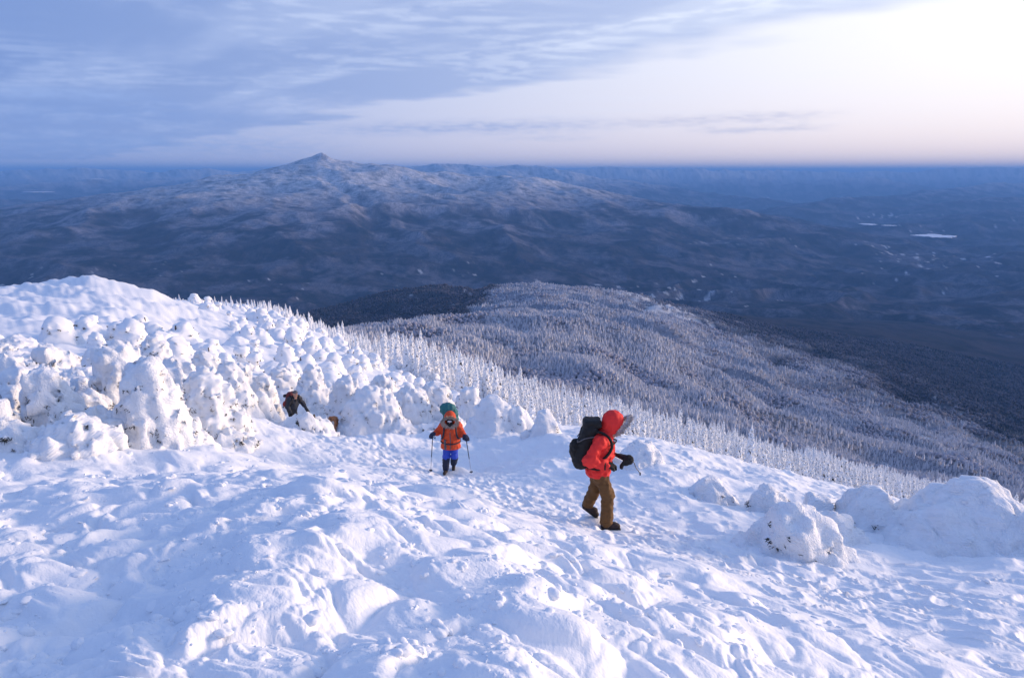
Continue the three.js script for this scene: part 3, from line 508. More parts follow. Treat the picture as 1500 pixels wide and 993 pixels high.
{ // the rest of the stunted wood, thinning out into open drifts
  const rnd = rngOf(77), put = []; let made = 0;
  const kinds = [['pillar', 1.7, 0.62], ['dome', 1.3, 0.8], ['pillar', 1.3, 0.6], ['twin', 1.7, 0.9], ['mushroom', 1.3, 0.55], ['pillar', 2.1, 0.68], ['dome', 1.0, 0.75]];
  const looks = ['upright rime pillar', 'rounded rime dome', 'short stout rime pillar', 'two-headed rime clump', 'ball-headed rime spruce', 'tall thick rime pillar', 'low rime hummock'];
  for (let tries = 0; tries < 9000 && made < 235; tries++) {
    const D = 20 + Math.pow(rnd(), 0.8) * 92, u = -120 + rnd() * 790, x = (u - 750) / F0 / 0.97 * D, z = -D; if (D > browAt(u) + 6) continue;
    const y = snowY(x, z), [pu, pv] = pix(x, y, z); if (openSnow.some((q) => inside(pu, pv, q))) continue;
    if (pu < 240 && D > 56) continue;
    if (D < 32 && (pu > 380 || pv > 585) && pu > 130) continue; if (D < 27 && pv > 600) continue;
    const gap = 1.25 + D * 0.016; if (put.some(([a, b]) => Math.hypot(a - x, b - z) < gap)) continue;
    if ([thirdAt, dogAt, secondAt].some((p) => Math.hypot(p[0] - x, p[2] - z) < 2.6 || (Math.abs(p[0] / p[2] - x / z) < 0.03 && z > p[2]))) continue;
    if (fbm(x / 9 + 3, z / 9, 3) < -0.28) continue;
    put.push([x, z]); made++;
    const k = Math.floor(rnd() * kinds.length), [kind, h, w] = kinds[k], s = 0.65 + 0.65 * rnd();
    const far = D > 42, t = crustedSpruce(far ? looks[k] + ' high on the far slope of the stunted wood' : looks[k] + ' in the middle of the stunted wood behind the hikers', 500 + k * 3 + (far ? 0 : Math.floor(rnd() * 2)), kind, h, w, far ? 0.17 : 0.095, [x, y - 0.15, z], rnd() * 6.28, far ? 'small spruces on the far slope of the stunted wood' : 'spruces in the middle of the stunted wood', [s * (0.95 + 0.3 * rnd()), s * 0.75, s * (0.95 + 0.3 * rnd())]);
  }
  console.log('stunted wood', made);
}

// ───────────────────────── lumps of rime on the snow ─────────────────────────
{
  const lumps = []; for (let i = 0; i < 5; i++) {
    const rnd = rngOf(900 + i), b = []; for (let k = 0; k < 9; k++) { const a = rnd() * 6.28, r = Math.sqrt(rnd()) * 0.6; b.push(ball([Math.cos(a) * r, (0.7 - r) * 0.5 * rnd(), Math.sin(a) * r], 0.22 + 0.22 * rnd())); }
    const f = blend(0.16, ...b); const g = skin((x, y, z) => { const d = f(x, y, z); return d > 0.3 ? d : d - 0.10 * Math.abs(n3(x * 3.3 + i, y * 3.3, z * 3.3)) - 0.05 * Math.abs(n3(x * 8, y * 8, z * 8 + i)); }, [-1.4, -0.5, -1.4], [1.4, 1.1, 1.4], 0.115); lumps.push(g);
  }
  const holder = new THREE.Group(); holder.name = 'rime_lumps'; holder.userData = { kind: 'stuff', label: 'loose lumps of rime crusted on the snow slope', category: 'snow' }; scene.add(holder);
  const rnd = rngOf(31), per = lumps.map(() => []), m = new THREE.Matrix4(), q = new THREE.Quaternion();
  for (let i = 0; i < 17000; i++) {
    const r = Math.exp(Math.log(2.2) + rnd() * Math.log(11)), a = (-44 + 88 * rnd()) * DEG, x = Math.sin(a) * r, z = -Math.cos(a) * r;
    const T = segDist(x, z, trail), right = sst(-0.6, 1.8, (x - 0.2) * 0.8 + (z + 9.8) * -0.62), den = fbm(x * 0.6 + 4, z * 0.6, 3) * 1.5 + 0.35;
    if (rnd() > den * mix(1, 0.22, right) * (T < 1.3 ? 0.15 : 1)) continue;
    const s = (0.011 + 0.055 * Math.pow(rnd(), 4)) * (0.75 + r * 0.06) * mix(1, 0.7, right);
    q.setFromEuler(new THREE.Euler((rnd() - 0.5) * 0.7, rnd() * 6.28, (rnd() - 0.5) * 0.7));
    m.compose(V(x, snowY(x, z) - s * 0.28, z), q, V(s * (0.8 + 0.9 * rnd()), s * (0.5 + 0.8 * rnd()), s * (0.8 + 0.6 * rnd()))); per[i % 5].push(m.clone());
  }
  per.forEach((list, i) => { const o = new THREE.InstancedMesh(lumps[i], M.rimeFar, list.length); o.name = 'rime_lump'; list.forEach((t, k) => o.setMatrixAt(k, t)); o.castShadow = o.receiveShadow = true; holder.add(o); });
  console.log('lumps', per.map((p) => p.length).join());
}

// ───────────────────────── the spruce forest below ─────────────────────────
function spruceParts(seed, h, w) {
  const rnd = rngOf(seed), snow = [], dark = [], N = 74;
  for (let i = 0; i < N; i++) {
    const f = Math.pow(i / N, 1.12), y = h * (0.03 + 0.95 * f) + (rnd() - 0.5) * 0.2, R = w * Math.pow(1 - f, 0.72) * (0.7 + 0.5 * rnd()) + 0.07, a = i * 2.4 + rnd() * 0.9, wd = 0.13 + 0.15 * (1 - f) * (0.6 + 0.8 * rnd());
    const c = new THREE.OctahedronGeometry(1, 0); place(c, Math.cos(a) * R * 0.52, y - R * 0.25, Math.sin(a) * R * 0.52, rnd() - 0.5, -a, -0.85 - 0.5 * rnd(), [R * 0.66, wd * (0.9 + 0.6 * rnd()), wd * 1.35]); snow.push(c);
    if (rnd() < 0.42) { const d = new THREE.ConeGeometry(wd * 0.62, R * 1.0, 4, 1, true); place(d, Math.cos(a + 0.5) * R * 0.45, y - 0.1 - R * 0.3 - wd * 0.3, Math.sin(a + 0.5) * R * 0.45, 0, -a - 0.5, -Math.PI / 2 - 0.75); dark.push(d); }
  }
  const tip = new THREE.ConeGeometry(0.08, 0.5, 5); tip.translate(0, h * 1.0, 0); snow.push(tip);
  const trunk = new THREE.CylinderGeometry(0.02, 0.09, h * 0.95, 5); trunk.translate(0, h * 0.45, 0);
  return { trunk, snow: joined(snow), dark: joined(dark) };
}
{
  const kinds = [[601, 4.2, 0.72], [602, 3.6, 0.64], [603, 4.8, 0.76], [604, 3.2, 0.66]].map(([s, h, w]) => spruceParts(s, h, w));
  const rnd = rngOf(55), all = [];
  for (let D = 26; D < 350; ) {
    const gap = 1.1 + D * 0.0042; 
    for (let u = -60; u < 1700; u += gap / D * F0) {
      const d = D + (rnd() - 0.5) * gap * 1.1, uu = u + (rnd() - 0.5) * gap / D * F0 * 1.1, x = (uu - 750) / F0 / 0.97 * d, z = -d;
      if (d < browAt(uu) + 2 * rnd() || rnd() < 0.10) continue;
      const y = snowY(x, z), s = (0.66 + 0.42 * rnd() + (rnd() < 0.06 ? 0.3 : 0)) * 0.92 * (uu < 560 ? mix(0.18, 0.62, sst(230, 580, uu)) : 1);
      if (fbm(x / 14 + 6, z / 14, 2) < -0.42) continue; all.push({ x, y: y - 0.15, z, s, sy: 0.8 + 0.5 * rnd(), lx: (rnd() - 0.5) * 0.16, lz: (rnd() - 0.5) * 0.16, k: Math.floor(rnd() * 4), t: rnd() * 6.28, d });
    }
    D += gap;
  }
  // which show: the sight line to the upper half must clear the snow in front of it
  const seen = (t) => { const ty = t.y + t.s * 3; const [u, v] = pix(t.x, ty, t.z); if (u < 3 || u > 1497 || v < 5 || v > 985) return false; for (let k = 1; k < 14; k++) { const f = k / 14; if (nearSurf.at(t.x * f, t.z * f) > ty * f) return false; } return true; };
  all.sort((a, b) => a.d / a.s - b.d / b.s);
  const single = [], rest = kinds.map(() => []); for (const t of all) if (single.length < 298 && t.d > 24 && seen(t)) single.push(t); else rest[t.k].push(t);
  for (const t of single) {
    const o = thing('frosted_spruce', (t.s * t.sy > 0.98 ? 'tall' : t.s * t.sy > 0.82 ? 'middling' : 'short') + ' ' + ['slim', 'narrow-waisted', 'pointed', 'bushy'][t.k] + ' frosted spruce at the near edge of the closed forest below the snow shelf', 'spruce', [t.x, t.y, t.z], t.t, 'spruces along the near edge of the forest'), p = kinds[t.k];
    mesh('trunk', p.trunk, M.bark, o); mesh('crown', p.dark, M.needle, o); mesh('snow_cover', p.snow, M.rimeFar, o); o.scale.set(t.s, t.s * t.sy, t.s); o.rotation.set(t.lx, t.t, t.lz);
  }
  const holder = new THREE.Group(); holder.name = 'frosted_forest'; holder.userData = { kind: 'stuff', label: 'closed forest of frosted spruces covering the slope below', category: 'forest' }; scene.add(holder);
  const m = new THREE.Matrix4(), q = new THREE.Quaternion();
  rest.forEach((list, k) => { for (const [part, mat] of [['snow', M.rimeFar], ['dark', M.needle]]) { const o = new THREE.InstancedMesh(kinds[k][part], mat, list.length); o.name = part === 'snow' ? 'snow_cover' : 'crown'; list.forEach((t, i) => o.setMatrixAt(i, m.compose(V(t.x, t.y, t.z), q.setFromEuler(new THREE.Euler(t.lx, t.t, t.lz)), V(t.s, t.s * t.sy, t.s)))); o.castShadow = o.receiveShadow = true; holder.add(o); } });
  console.log('spruces', all.length, 'single', single.length, 'farthest single', single.at(-1)?.d);
}
{ // trees on the ridge beyond: too many and too small to tell apart
  const rnd = rngOf(66), spike = [], puff = [];
  const cone = new THREE.ConeGeometry(0.2, 1, 5, 2, true); { const p = cone.attributes.position; for (let i = 0; i < p.count; i++) if (Math.abs(p.getY(i)) < 0.3) { p.setX(i, p.getX(i) * 1.35); p.setZ(i, p.getZ(i) * 1.35); } } cone.translate(0, 0.45, 0); cone.computeVertexNormals();
  const round = new THREE.IcosahedronGeometry(0.42, 0); round.scale(0.85, 1, 0.85); round.translate(0, 0.42, 0);
  const N = 210000;
  for (let i = 0; i < N; i++) {
    const far = rnd() < 0.42, r = far ? Math.sqrt(mix(1500 ** 2, 3500 ** 2, rnd())) : Math.sqrt(mix(300 ** 2, 1500 ** 2, rnd())), a = (-37 + 74 * rnd()) * DEG, x = Math.sin(a) * r, z = -Math.cos(a) * r; if (columnOf(x, z) < 430) continue;
    if (clearing(x, z) > 0.3) continue;
    const y = ridgeY(x, z), f = ridgeFrostShade(x, y, z), con = fbm(x / 190 + 2, z / 190, 3) + (f - 0.5) * 0.6 > 0.0 + (rnd() - 0.5) * 0.4, g = clamp(f * (0.75 + 0.5 * rnd()) + (rnd() - 0.6) * 0.25);
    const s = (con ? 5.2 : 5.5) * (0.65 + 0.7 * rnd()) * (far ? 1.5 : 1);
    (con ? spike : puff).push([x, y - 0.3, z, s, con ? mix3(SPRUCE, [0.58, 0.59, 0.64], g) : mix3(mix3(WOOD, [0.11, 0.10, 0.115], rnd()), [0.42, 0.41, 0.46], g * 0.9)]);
  }
  const holder = new THREE.Group(); holder.name = 'ridge_forest'; holder.userData = { kind: 'stuff', label: 'frosted woods covering the ridge below the summit', category: 'forest' }; scene.add(holder);
  const m = new THREE.Matrix4(), q = new THREE.Quaternion(), c = new THREE.Color(), mat = matte([1, 1, 1]);
  for (const [name, g, list] of [['spruce_crown', cone, spike], ['bare_crown', round, puff]]) { const o = new THREE.InstancedMesh(g, mat, list.length); o.name = name; list.forEach((t, i) => { o.setMatrixAt(i, m.compose(V(t[0], t[1], t[2]), q.setFromEuler(new THREE.Euler(0, i * 1.7, 0)), V(t[3], t[3], t[3]))); o.setColorAt(i, c.setRGB(...t[4])); }); o.castShadow = o.receiveShadow = true; holder.add(o); }
  console.log('ridge trees', spike.length, puff.length);
}
// ───────────────────────── the hikers and the dog ─────────────────────────
const weave = noiseTexture(256, (u, v) => 0.5 + 0.25 * Math.sin(u * 6.283 * 64) * Math.sin(v * 6.283 * 64) + 0.25 * tileN(u, v, 9));
const cloth = (c, rough = 0.75, o = {}) => std(c, rough, { bumpMap: weave, bumpScale: 0.003, ...o });
const C = {
  red: cloth([0.74, 0.022, 0.018]), orange: cloth([0.60, 0.062, 0.012]), brown: cloth([0.118, 0.056, 0.015], 0.85), black: cloth([0.007, 0.007, 0.008], 0.85), blackGloss: std([0.02, 0.02, 0.022], 0.4), navy: cloth([0.010, 0.018, 0.05], 0.8), blue: cloth([0.03, 0.075, 0.48], 0.8),
  boot: std([0.028, 0.017, 0.016], 0.75), sole: std([0.02, 0.018, 0.018], 0.9), fur: std([0.42, 0.34, 0.29], 1), furPale: std([0.46, 0.42, 0.41], 1), skin: std([0.50, 0.27, 0.19], 0.6), silver: std([0.75, 0.76, 0.78], 0.3, { metalness: 0.6 }), screen: std([0.55, 0.57, 0.62], 0.15), teal: cloth([0.012, 0.13, 0.14], 0.7), grey: cloth([0.10, 0.10, 0.11], 0.8), charcoal: cloth([0.022, 0.027, 0.04], 0.85), maroon: cloth([0.10, 0.012, 0.02], 0.8), cherry: cloth([0.30, 0.03, 0.02], 0.8), shaft: std([0.45, 0.46, 0.5], 0.35, { metalness: 0.7 }), tan: std([0.42, 0.17, 0.07], 1), cream: std([0.70, 0.62, 0.54], 1), dark: std([0.015, 0.012, 0.012], 0.5), lens: std([0.6, 0.62, 0.66], 0.12),
};
const shape = (name, f, lo, hi, cell, mat, parent) => mesh(name, skin(f, lo, hi, cell), mat, parent);
// a gloved or bare hand at the end of an arm: palm, four curled fingers of unequal length, thumb leaving the side of the palm
function handField(w, fwd, down, side, k = 1) {
  const at = (a, b, c) => [w[0] + (fwd[0] * a + down[0] * b + side[0] * c) * k, w[1] + (fwd[1] * a + down[1] * b + side[1] * c) * k, w[2] + (fwd[2] * a + down[2] * b + side[2] * c) * k], fs = [limb(at(-0.02, 0, 0), at(0.05, 0.0, 0), 0.034 * k, 0.036 * k), limb(at(0.03, 0, -0.022), at(0.075, 0.0, -0.022), 0.024 * k, 0.022 * k), limb(at(0.03, 0, 0.022), at(0.075, 0.0, 0.022), 0.024 * k, 0.022 * k)];
  const tips = [[-0.033, 0.036], [-0.011, 0.044], [0.011, 0.041], [0.033, 0.032]];
  const fingers = tips.flatMap(([c, l]) => [limb(at(0.08, 0, c), at(0.08 + l * 0.9, 0.014, c), 0.0125 * k, 0.0115 * k), limb(at(0.08 + l * 0.9, 0.014, c), at(0.085 + l, 0.05, c * 0.95), 0.0115 * k, 0.0105 * k), limb(at(0.085 + l, 0.05, c * 0.95), at(0.062 + l * 0.7, 0.068, c * 0.9), 0.0105 * k, 0.0095 * k)]);
  const thumb = [limb(at(0.02, 0.01, 0.035), at(0.058, 0.035, 0.058), 0.016 * k, 0.0135 * k), limb(at(0.058, 0.035, 0.058), at(0.088, 0.052, 0.04), 0.0135 * k, 0.011 * k)];
  const palm = blend(0.03 * k, ...fs, ...thumb); return (x, y, z) => { let d = palm(x, y, z); for (const f of fingers) d = smin(d, f(x, y, z), 0.006 * k); return d; };
}
const around = (p, r) => [[p[0] - r, p[1] - r, p[2] - r], [p[0] + r, p[1] + r, p[2] + r]];
// tufts of fur set round an opening: centre, outward normal, two half axes
function furRing(c, nrm, a, b, ra, rb, len, count, seed, rad = 0.012) {
  const rnd = rngOf(seed), list = [], q = new THREE.Quaternion();
  for (let i = 0; i < count; i++) {
    const t = rnd() * 6.283, s = 1 + (rnd() - 0.5) * 0.22, o = a.clone().multiplyScalar(Math.cos(t)).addScaledVector(b, Math.sin(t)), p = V(...c).addScaledVector(a, Math.cos(t) * ra * s).addScaledVector(b, Math.sin(t) * rb * s).addScaledVector(nrm, (rnd() - 0.5) * 0.05);
    const d = o.multiplyScalar(0.75).addScaledVector(nrm, 0.5 + 0.3 * rnd()).add(V(rnd() - 0.5, rnd() - 0.5, rnd() - 0.5).multiplyScalar(0.8)).normalize(), l = len * (0.6 + 0.7 * rnd()), g = new THREE.ConeGeometry(rad, l, 4, 1, true);
    g.translate(0, l * 0.4, 0); g.applyQuaternion(q.setFromUnitVectors(V(0, 1, 0), d)); g.translate(p.x, p.y, p.z); list.push(g);
  }
  list.push(place(new THREE.TorusGeometry(1, 0.16, 6, 24).applyMatrix4(new THREE.Matrix4().makeBasis(a.clone().multiplyScalar(ra), b.clone().multiplyScalar(rb), nrm.clone().multiplyScalar(0.13))), ...c));
  return joined(list);
}
// head with brow, nose, mouth, chin and ears, looking along +x, about c
function headField(c, s = 1) {
  const o = (x, y, z) => [c[0] + x * s, c[1] + y * s, c[2] + z * s];
  return blend(0.02 * s, egg(o(-0.015, 0.02, 0), [0.098 * s, 0.11 * s, 0.078 * s]), egg(o(0.02, -0.055, 0), [0.066 * s, 0.065 * s, 0.055 * s]), limb(o(0.075, 0.015, 0), o(0.105, -0.022, 0), 0.010 * s, 0.016 * s), limb(o(0.075, -0.058, -0.018), o(0.075, -0.058, 0.018), 0.010 * s, 0.010 * s), egg(o(-0.01, -0.005, 0.078), [0.02 * s, 0.033 * s, 0.012 * s]), egg(o(-0.01, -0.005, -0.078), [0.02 * s, 0.033 * s, 0.012 * s]), limb(o(-0.02, -0.06, 0), o(-0.05, -0.17, 0), 0.052 * s, 0.058 * s));
}
function eyes(parent, c, s = 1) { for (const z of [-0.03, 0.03]) mesh('eye', place(new THREE.SphereGeometry(0.011 * s, 8, 6), c[0] + 0.075 * s, c[1] + 0.012 * s, c[2] + z * s), C.dark, parent); }

{ // the hiker in red, in profile, stepping downhill
  const t = thing('person', 'person in a red hooded jacket and brown trousers walking downhill with head bowed', 'person', manAt, 0, 'hikers');
  const L = [-0.6, -0.2, -0.5], U = [0.7, 2, 0.5];
  shape('body', blend(0.05, headField([0.225, 1.645, 0]), limb([0.17, 1.50, 0], [0.05, 1.40, 0], 0.06, 0.12), egg([0.02, 1.2, 0], [0.12, 0.28, 0.16])), [-0.2, 0.8, -0.3], [0.45, 1.9, 0.3], 0.012, C.skin, t);
  eyes(t, [0.225, 1.645, 0]);
  shape('trousers', wrinkle(blend(0.05, egg([-0.01, 0.90, 0], [0.165, 0.17, 0.185]), limb([0, 0.87, 0.085], [0.125, 0.55, 0.10], 0.118, 0.096), limb([0.125, 0.55, 0.10], [0.115, 0.12, 0.105], 0.094, 0.098), limb([-0.01, 0.87, -0.085], [-0.035, 0.58, -0.10], 0.118, 0.093), limb([-0.035, 0.58, -0.10], [-0.145, 0.33, -0.105], 0.092, 0.09), block([0.06, 0.66, 0.185], [0.07, 0.09, 0.018], 0.015)), 0.011, 9), [-0.36, 0, -0.32], [0.36, 1.12, 0.32], 0.012, C.brown, t);
  const boot = (heel, toe, ankle) => { const b = shape('boot', blend(0.03, limb(heel, toe, 0.05, 0.042, 1.05), limb([heel[0] + 0.03, heel[1] + 0.02, heel[2]], ankle, 0.055, 0.062), egg([mix(heel[0], toe[0], 0.62), mix(heel[1], toe[1], 0.62) + 0.02, toe[2]], [0.09, 0.05, 0.048])), [-0.5, -0.1, -0.3], [0.5, 0.6, 0.3], 0.012, C.boot, t); mesh('sole', place(new THREE.BoxGeometry(Math.hypot(toe[0] - heel[0], toe[1] - heel[1]) + 0.09, 0.028, 0.098), (heel[0] + toe[0]) / 2, (heel[1] + toe[1]) / 2 - 0.043, heel[2], 0, 0, Math.atan2(toe[1] - heel[1], toe[0] - heel[0])), C.sole, b); };
  boot([0.075, 0.058, 0.105], [0.285, 0.045, 0.112], [0.115, 0.16, 0.105]); boot([-0.195, 0.285, -0.105], [-0.015, 0.14, -0.105], [-0.15, 0.36, -0.105]);
  const jacket = blend(0.06, limb([-0.02, 0.90, 0], [0.0, 1.08, 0], 0.185, 0.185, 0.86), egg([0.035, 1.24, 0], [0.185, 0.27, 0.225]), limb([-0.01, 1.43, -0.17], [-0.01, 1.43, 0.17], 0.10, 0.10), limb([0.05, 1.45, 0], [0.13, 1.55, 0], 0.115, 0.105), limb([-0.03, 1.42, 0.215], [-0.185, 1.155, 0.275], 0.088, 0.08), limb([-0.185, 1.155, 0.275], [0.06, 1.075, 0.235], 0.082, 0.068), limb([0.0, 1.42, -0.21], [0.01, 1.14, -0.285], 0.09, 0.08), limb([0.01, 1.14, -0.285], [0.235, 1.075, -0.13], 0.08, 0.068));
  const jk = shape('jacket', minus(wrinkle(jacket, 0.017, 9), (x, y, z) => y - 0.835), L, U, 0.012, C.red, t);
  mesh('zip', tubeOf([[0.19, 1.46, 0.0], [0.222, 1.3, 0.0], [0.205, 1.1, 0.0], [0.172, 0.9, 0.0]], 0.008, 14, 5), C.black, jk);
  mesh('cuff', place(new THREE.TorusGeometry(0.062, 0.014, 6, 16), 0.055, 1.077, 0.236, 0, Math.PI / 2 - 0.1, 0), C.black, jk);
  const ha = V(0.64, 0.77, 0).normalize(), hn = V(0.77, -0.64, 0).normalize(), hb = V(0, 0, 1);
  const hood = shape('hood', wrinkle(minus(blend(0.05, egg([0.165, 1.69, 0], [0.145, 0.162, 0.14]), egg([0.235, 1.665, 0], [0.13, 0.155, 0.135]), limb([0.09, 1.52, 0], [0.16, 1.64, 0], 0.115, 0.125)), blend(0.03, egg([0.265, 1.635, 0], [0.15, 0.125, 0.112]), egg([0.40, 1.56, 0], [0.17, 0.15, 0.13]))), 0.006, 11), [-0.1, 1.35, -0.25], [0.5, 2, 0.25], 0.012, C.red, t);
  mesh('fur_trim', furRing([0.325, 1.628, 0], hn, ha, hb, 0.145, 0.12, 0.075, 520, 41), C.furPale, hood);
  shape('face_mask', blend(0.03, egg([0.275, 1.565, 0], [0.075, 0.075, 0.072]), limb([0.25, 1.54, 0], [0.335, 1.505, 0], 0.05, 0.028)), [0.1, 1.4, -0.15], [0.45, 1.7, 0.15], 0.012, C.black, t);
  const rw = [0.085, 1.07, 0.228], gl = shape('glove', handField(rw, [0.93, -0.06, -0.36], [-0.05, -1, 0], [0.36, 0, 0.93], 1.2), ...around([0.15, 1.05, 0.2], 0.2), 0.006, C.black, t);
  const lw = [0.255, 1.07, -0.115];
  shape('mitten', wrinkle(blend(0.035, limb([0.26, 1.07, -0.11], [0.33, 1.065, -0.06], 0.068, 0.075), egg([0.395, 1.055, -0.02], [0.10, 0.085, 0.07]), egg([0.45, 1.07, 0.0], [0.065, 0.07, 0.058]), limb([0.345, 1.03, 0.02], [0.325, 0.975, 0.065], 0.034, 0.03)), 0.006, 14), [0.1, 0.85, -0.25], [0.62, 1.25, 0.2], 0.012, C.black, t);
}
{ // the pale handset in his gloved hand
  const p = thing('handset', 'pale silver handset held in the black glove of the hiker in red', 'phone', [manAt[0] + 0.245, manAt[1] + 1.115, manAt[2] + 0.145]); p.rotation.set(0.2, 0.25, -0.62);
  const s = new THREE.Shape(); s.moveTo(-0.075, -0.038); s.lineTo(0.075, -0.038); s.lineTo(0.075, 0.038); s.lineTo(-0.075, 0.038);
  mesh('case', new THREE.ExtrudeGeometry(s, { depth: 0.008, bevelSize: 0.004, bevelThickness: 0.003, bevelSegments: 2 }), C.silver, p); mesh('screen', place(new THREE.BoxGeometry(0.135, 0.066, 0.002), 0, 0, 0.0125), C.screen, p);
}
{ // cord hanging from the mitten
  const m = thing('cord', 'thin dark cord hanging from the black mitten of the hiker in red', 'cord', [manAt[0] + 0.46, manAt[1] + 1.07, manAt[2] + 0.03]);
  mesh('strand', tubeOf([[0.0, 0.03, 0.03], [0.045, -0.01, 0.03], [0.085, -0.1, 0.03], [0.15, -0.19, 0.03]], 0.006, 16, 5), C.blackGloss, m); mesh('toggle', place(new THREE.CapsuleGeometry(0.011, 0.03, 3, 8), 0.15, -0.2, 0.03), C.blackGloss, m);
}
function backpack(label, base, turn, mat, opt = {}) {
  const t = thing('backpack', label, 'backpack', base, turn, 'backpacks'); return t;
}
{
  const t = backpack('black backpack with bulging pocket on the back of the hiker in red', manAt, 0);
  const tilt = (p, a = -0.17, c = [-0.22, 1.3]) => [c[0] + (p[0] - c[0]) * Math.cos(a) - (p[1] - c[1]) * Math.sin(a), c[1] + (p[0] - c[0]) * Math.sin(a) + (p[1] - c[1]) * Math.cos(a), p[2]];
  shape('bag', wrinkle(blend(0.05, limb(tilt([-0.25, 1.07, -0.06]), tilt([-0.20, 1.58, -0.06]), 0.13, 0.115), limb(tilt([-0.25, 1.07, 0.06]), tilt([-0.20, 1.58, 0.06]), 0.13, 0.115)), 0.012, 9), [-0.6, 0.8, -0.35], [0.2, 1.9, 0.35], 0.013, C.black, t);
  const lid = shape('lid', wrinkle(block([-0.125, 1.66, 0], [0.135, 0.062, 0.15], 0.05), 0.008, 10), [-0.4, 1.5, -0.3], [0.15, 1.85, 0.3], 0.013, C.black, t); lid.rotation.z = 0;
  shape('pocket', wrinkle(egg([-0.375, 1.24, 0], [0.085, 0.17, 0.12]), 0.008, 12), [-0.55, 0.95, -0.25], [-0.2, 1.5, 0.25], 0.013, C.black, t);
  for (const z of [-1, 1]) { mesh('shoulder_strap', tubeOf([[-0.12, 1.56, 0.13 * z], [0.0, 1.555, 0.17 * z], [0.125, 1.46, 0.18 * z], [0.155, 1.34, 0.20 * z], [0.06, 1.20, 0.235 * z], [-0.10, 1.10, 0.22 * z]], 0.022, 24, 6), C.black, t); mesh('hip_belt', tubeOf([[-0.2, 1.02, 0.17 * z], [-0.05, 1.0, 0.215 * z], [0.1, 1.0, 0.16 * z], [0.185, 1.0, 0.03 * z]], 0.022, 14, 6), C.black, t); mesh('side_strap', tubeOf([[-0.08, 1.50, 0.185 * z], [-0.25, 1.47, 0.19 * z], [-0.33, 1.4, 0.13 * z]], 0.009, 10, 5), C.grey, t); }
  mesh('chest_strap', tubeOf([[0.155, 1.36, -0.19], [0.245, 1.38, 0], [0.155, 1.36, 0.19]], 0.012, 14, 5), C.black, t); mesh('buckle', place(new THREE.BoxGeometry(0.02, 0.03, 0.045), -0.345, 1.40, 0.10), C.grey, t); mesh('haul_loop', tubeOf([[-0.02, 1.62, -0.04], [0.0, 1.68, 0], [-0.02, 1.62, 0.04]], 0.009, 10, 5), C.grey, t);
}
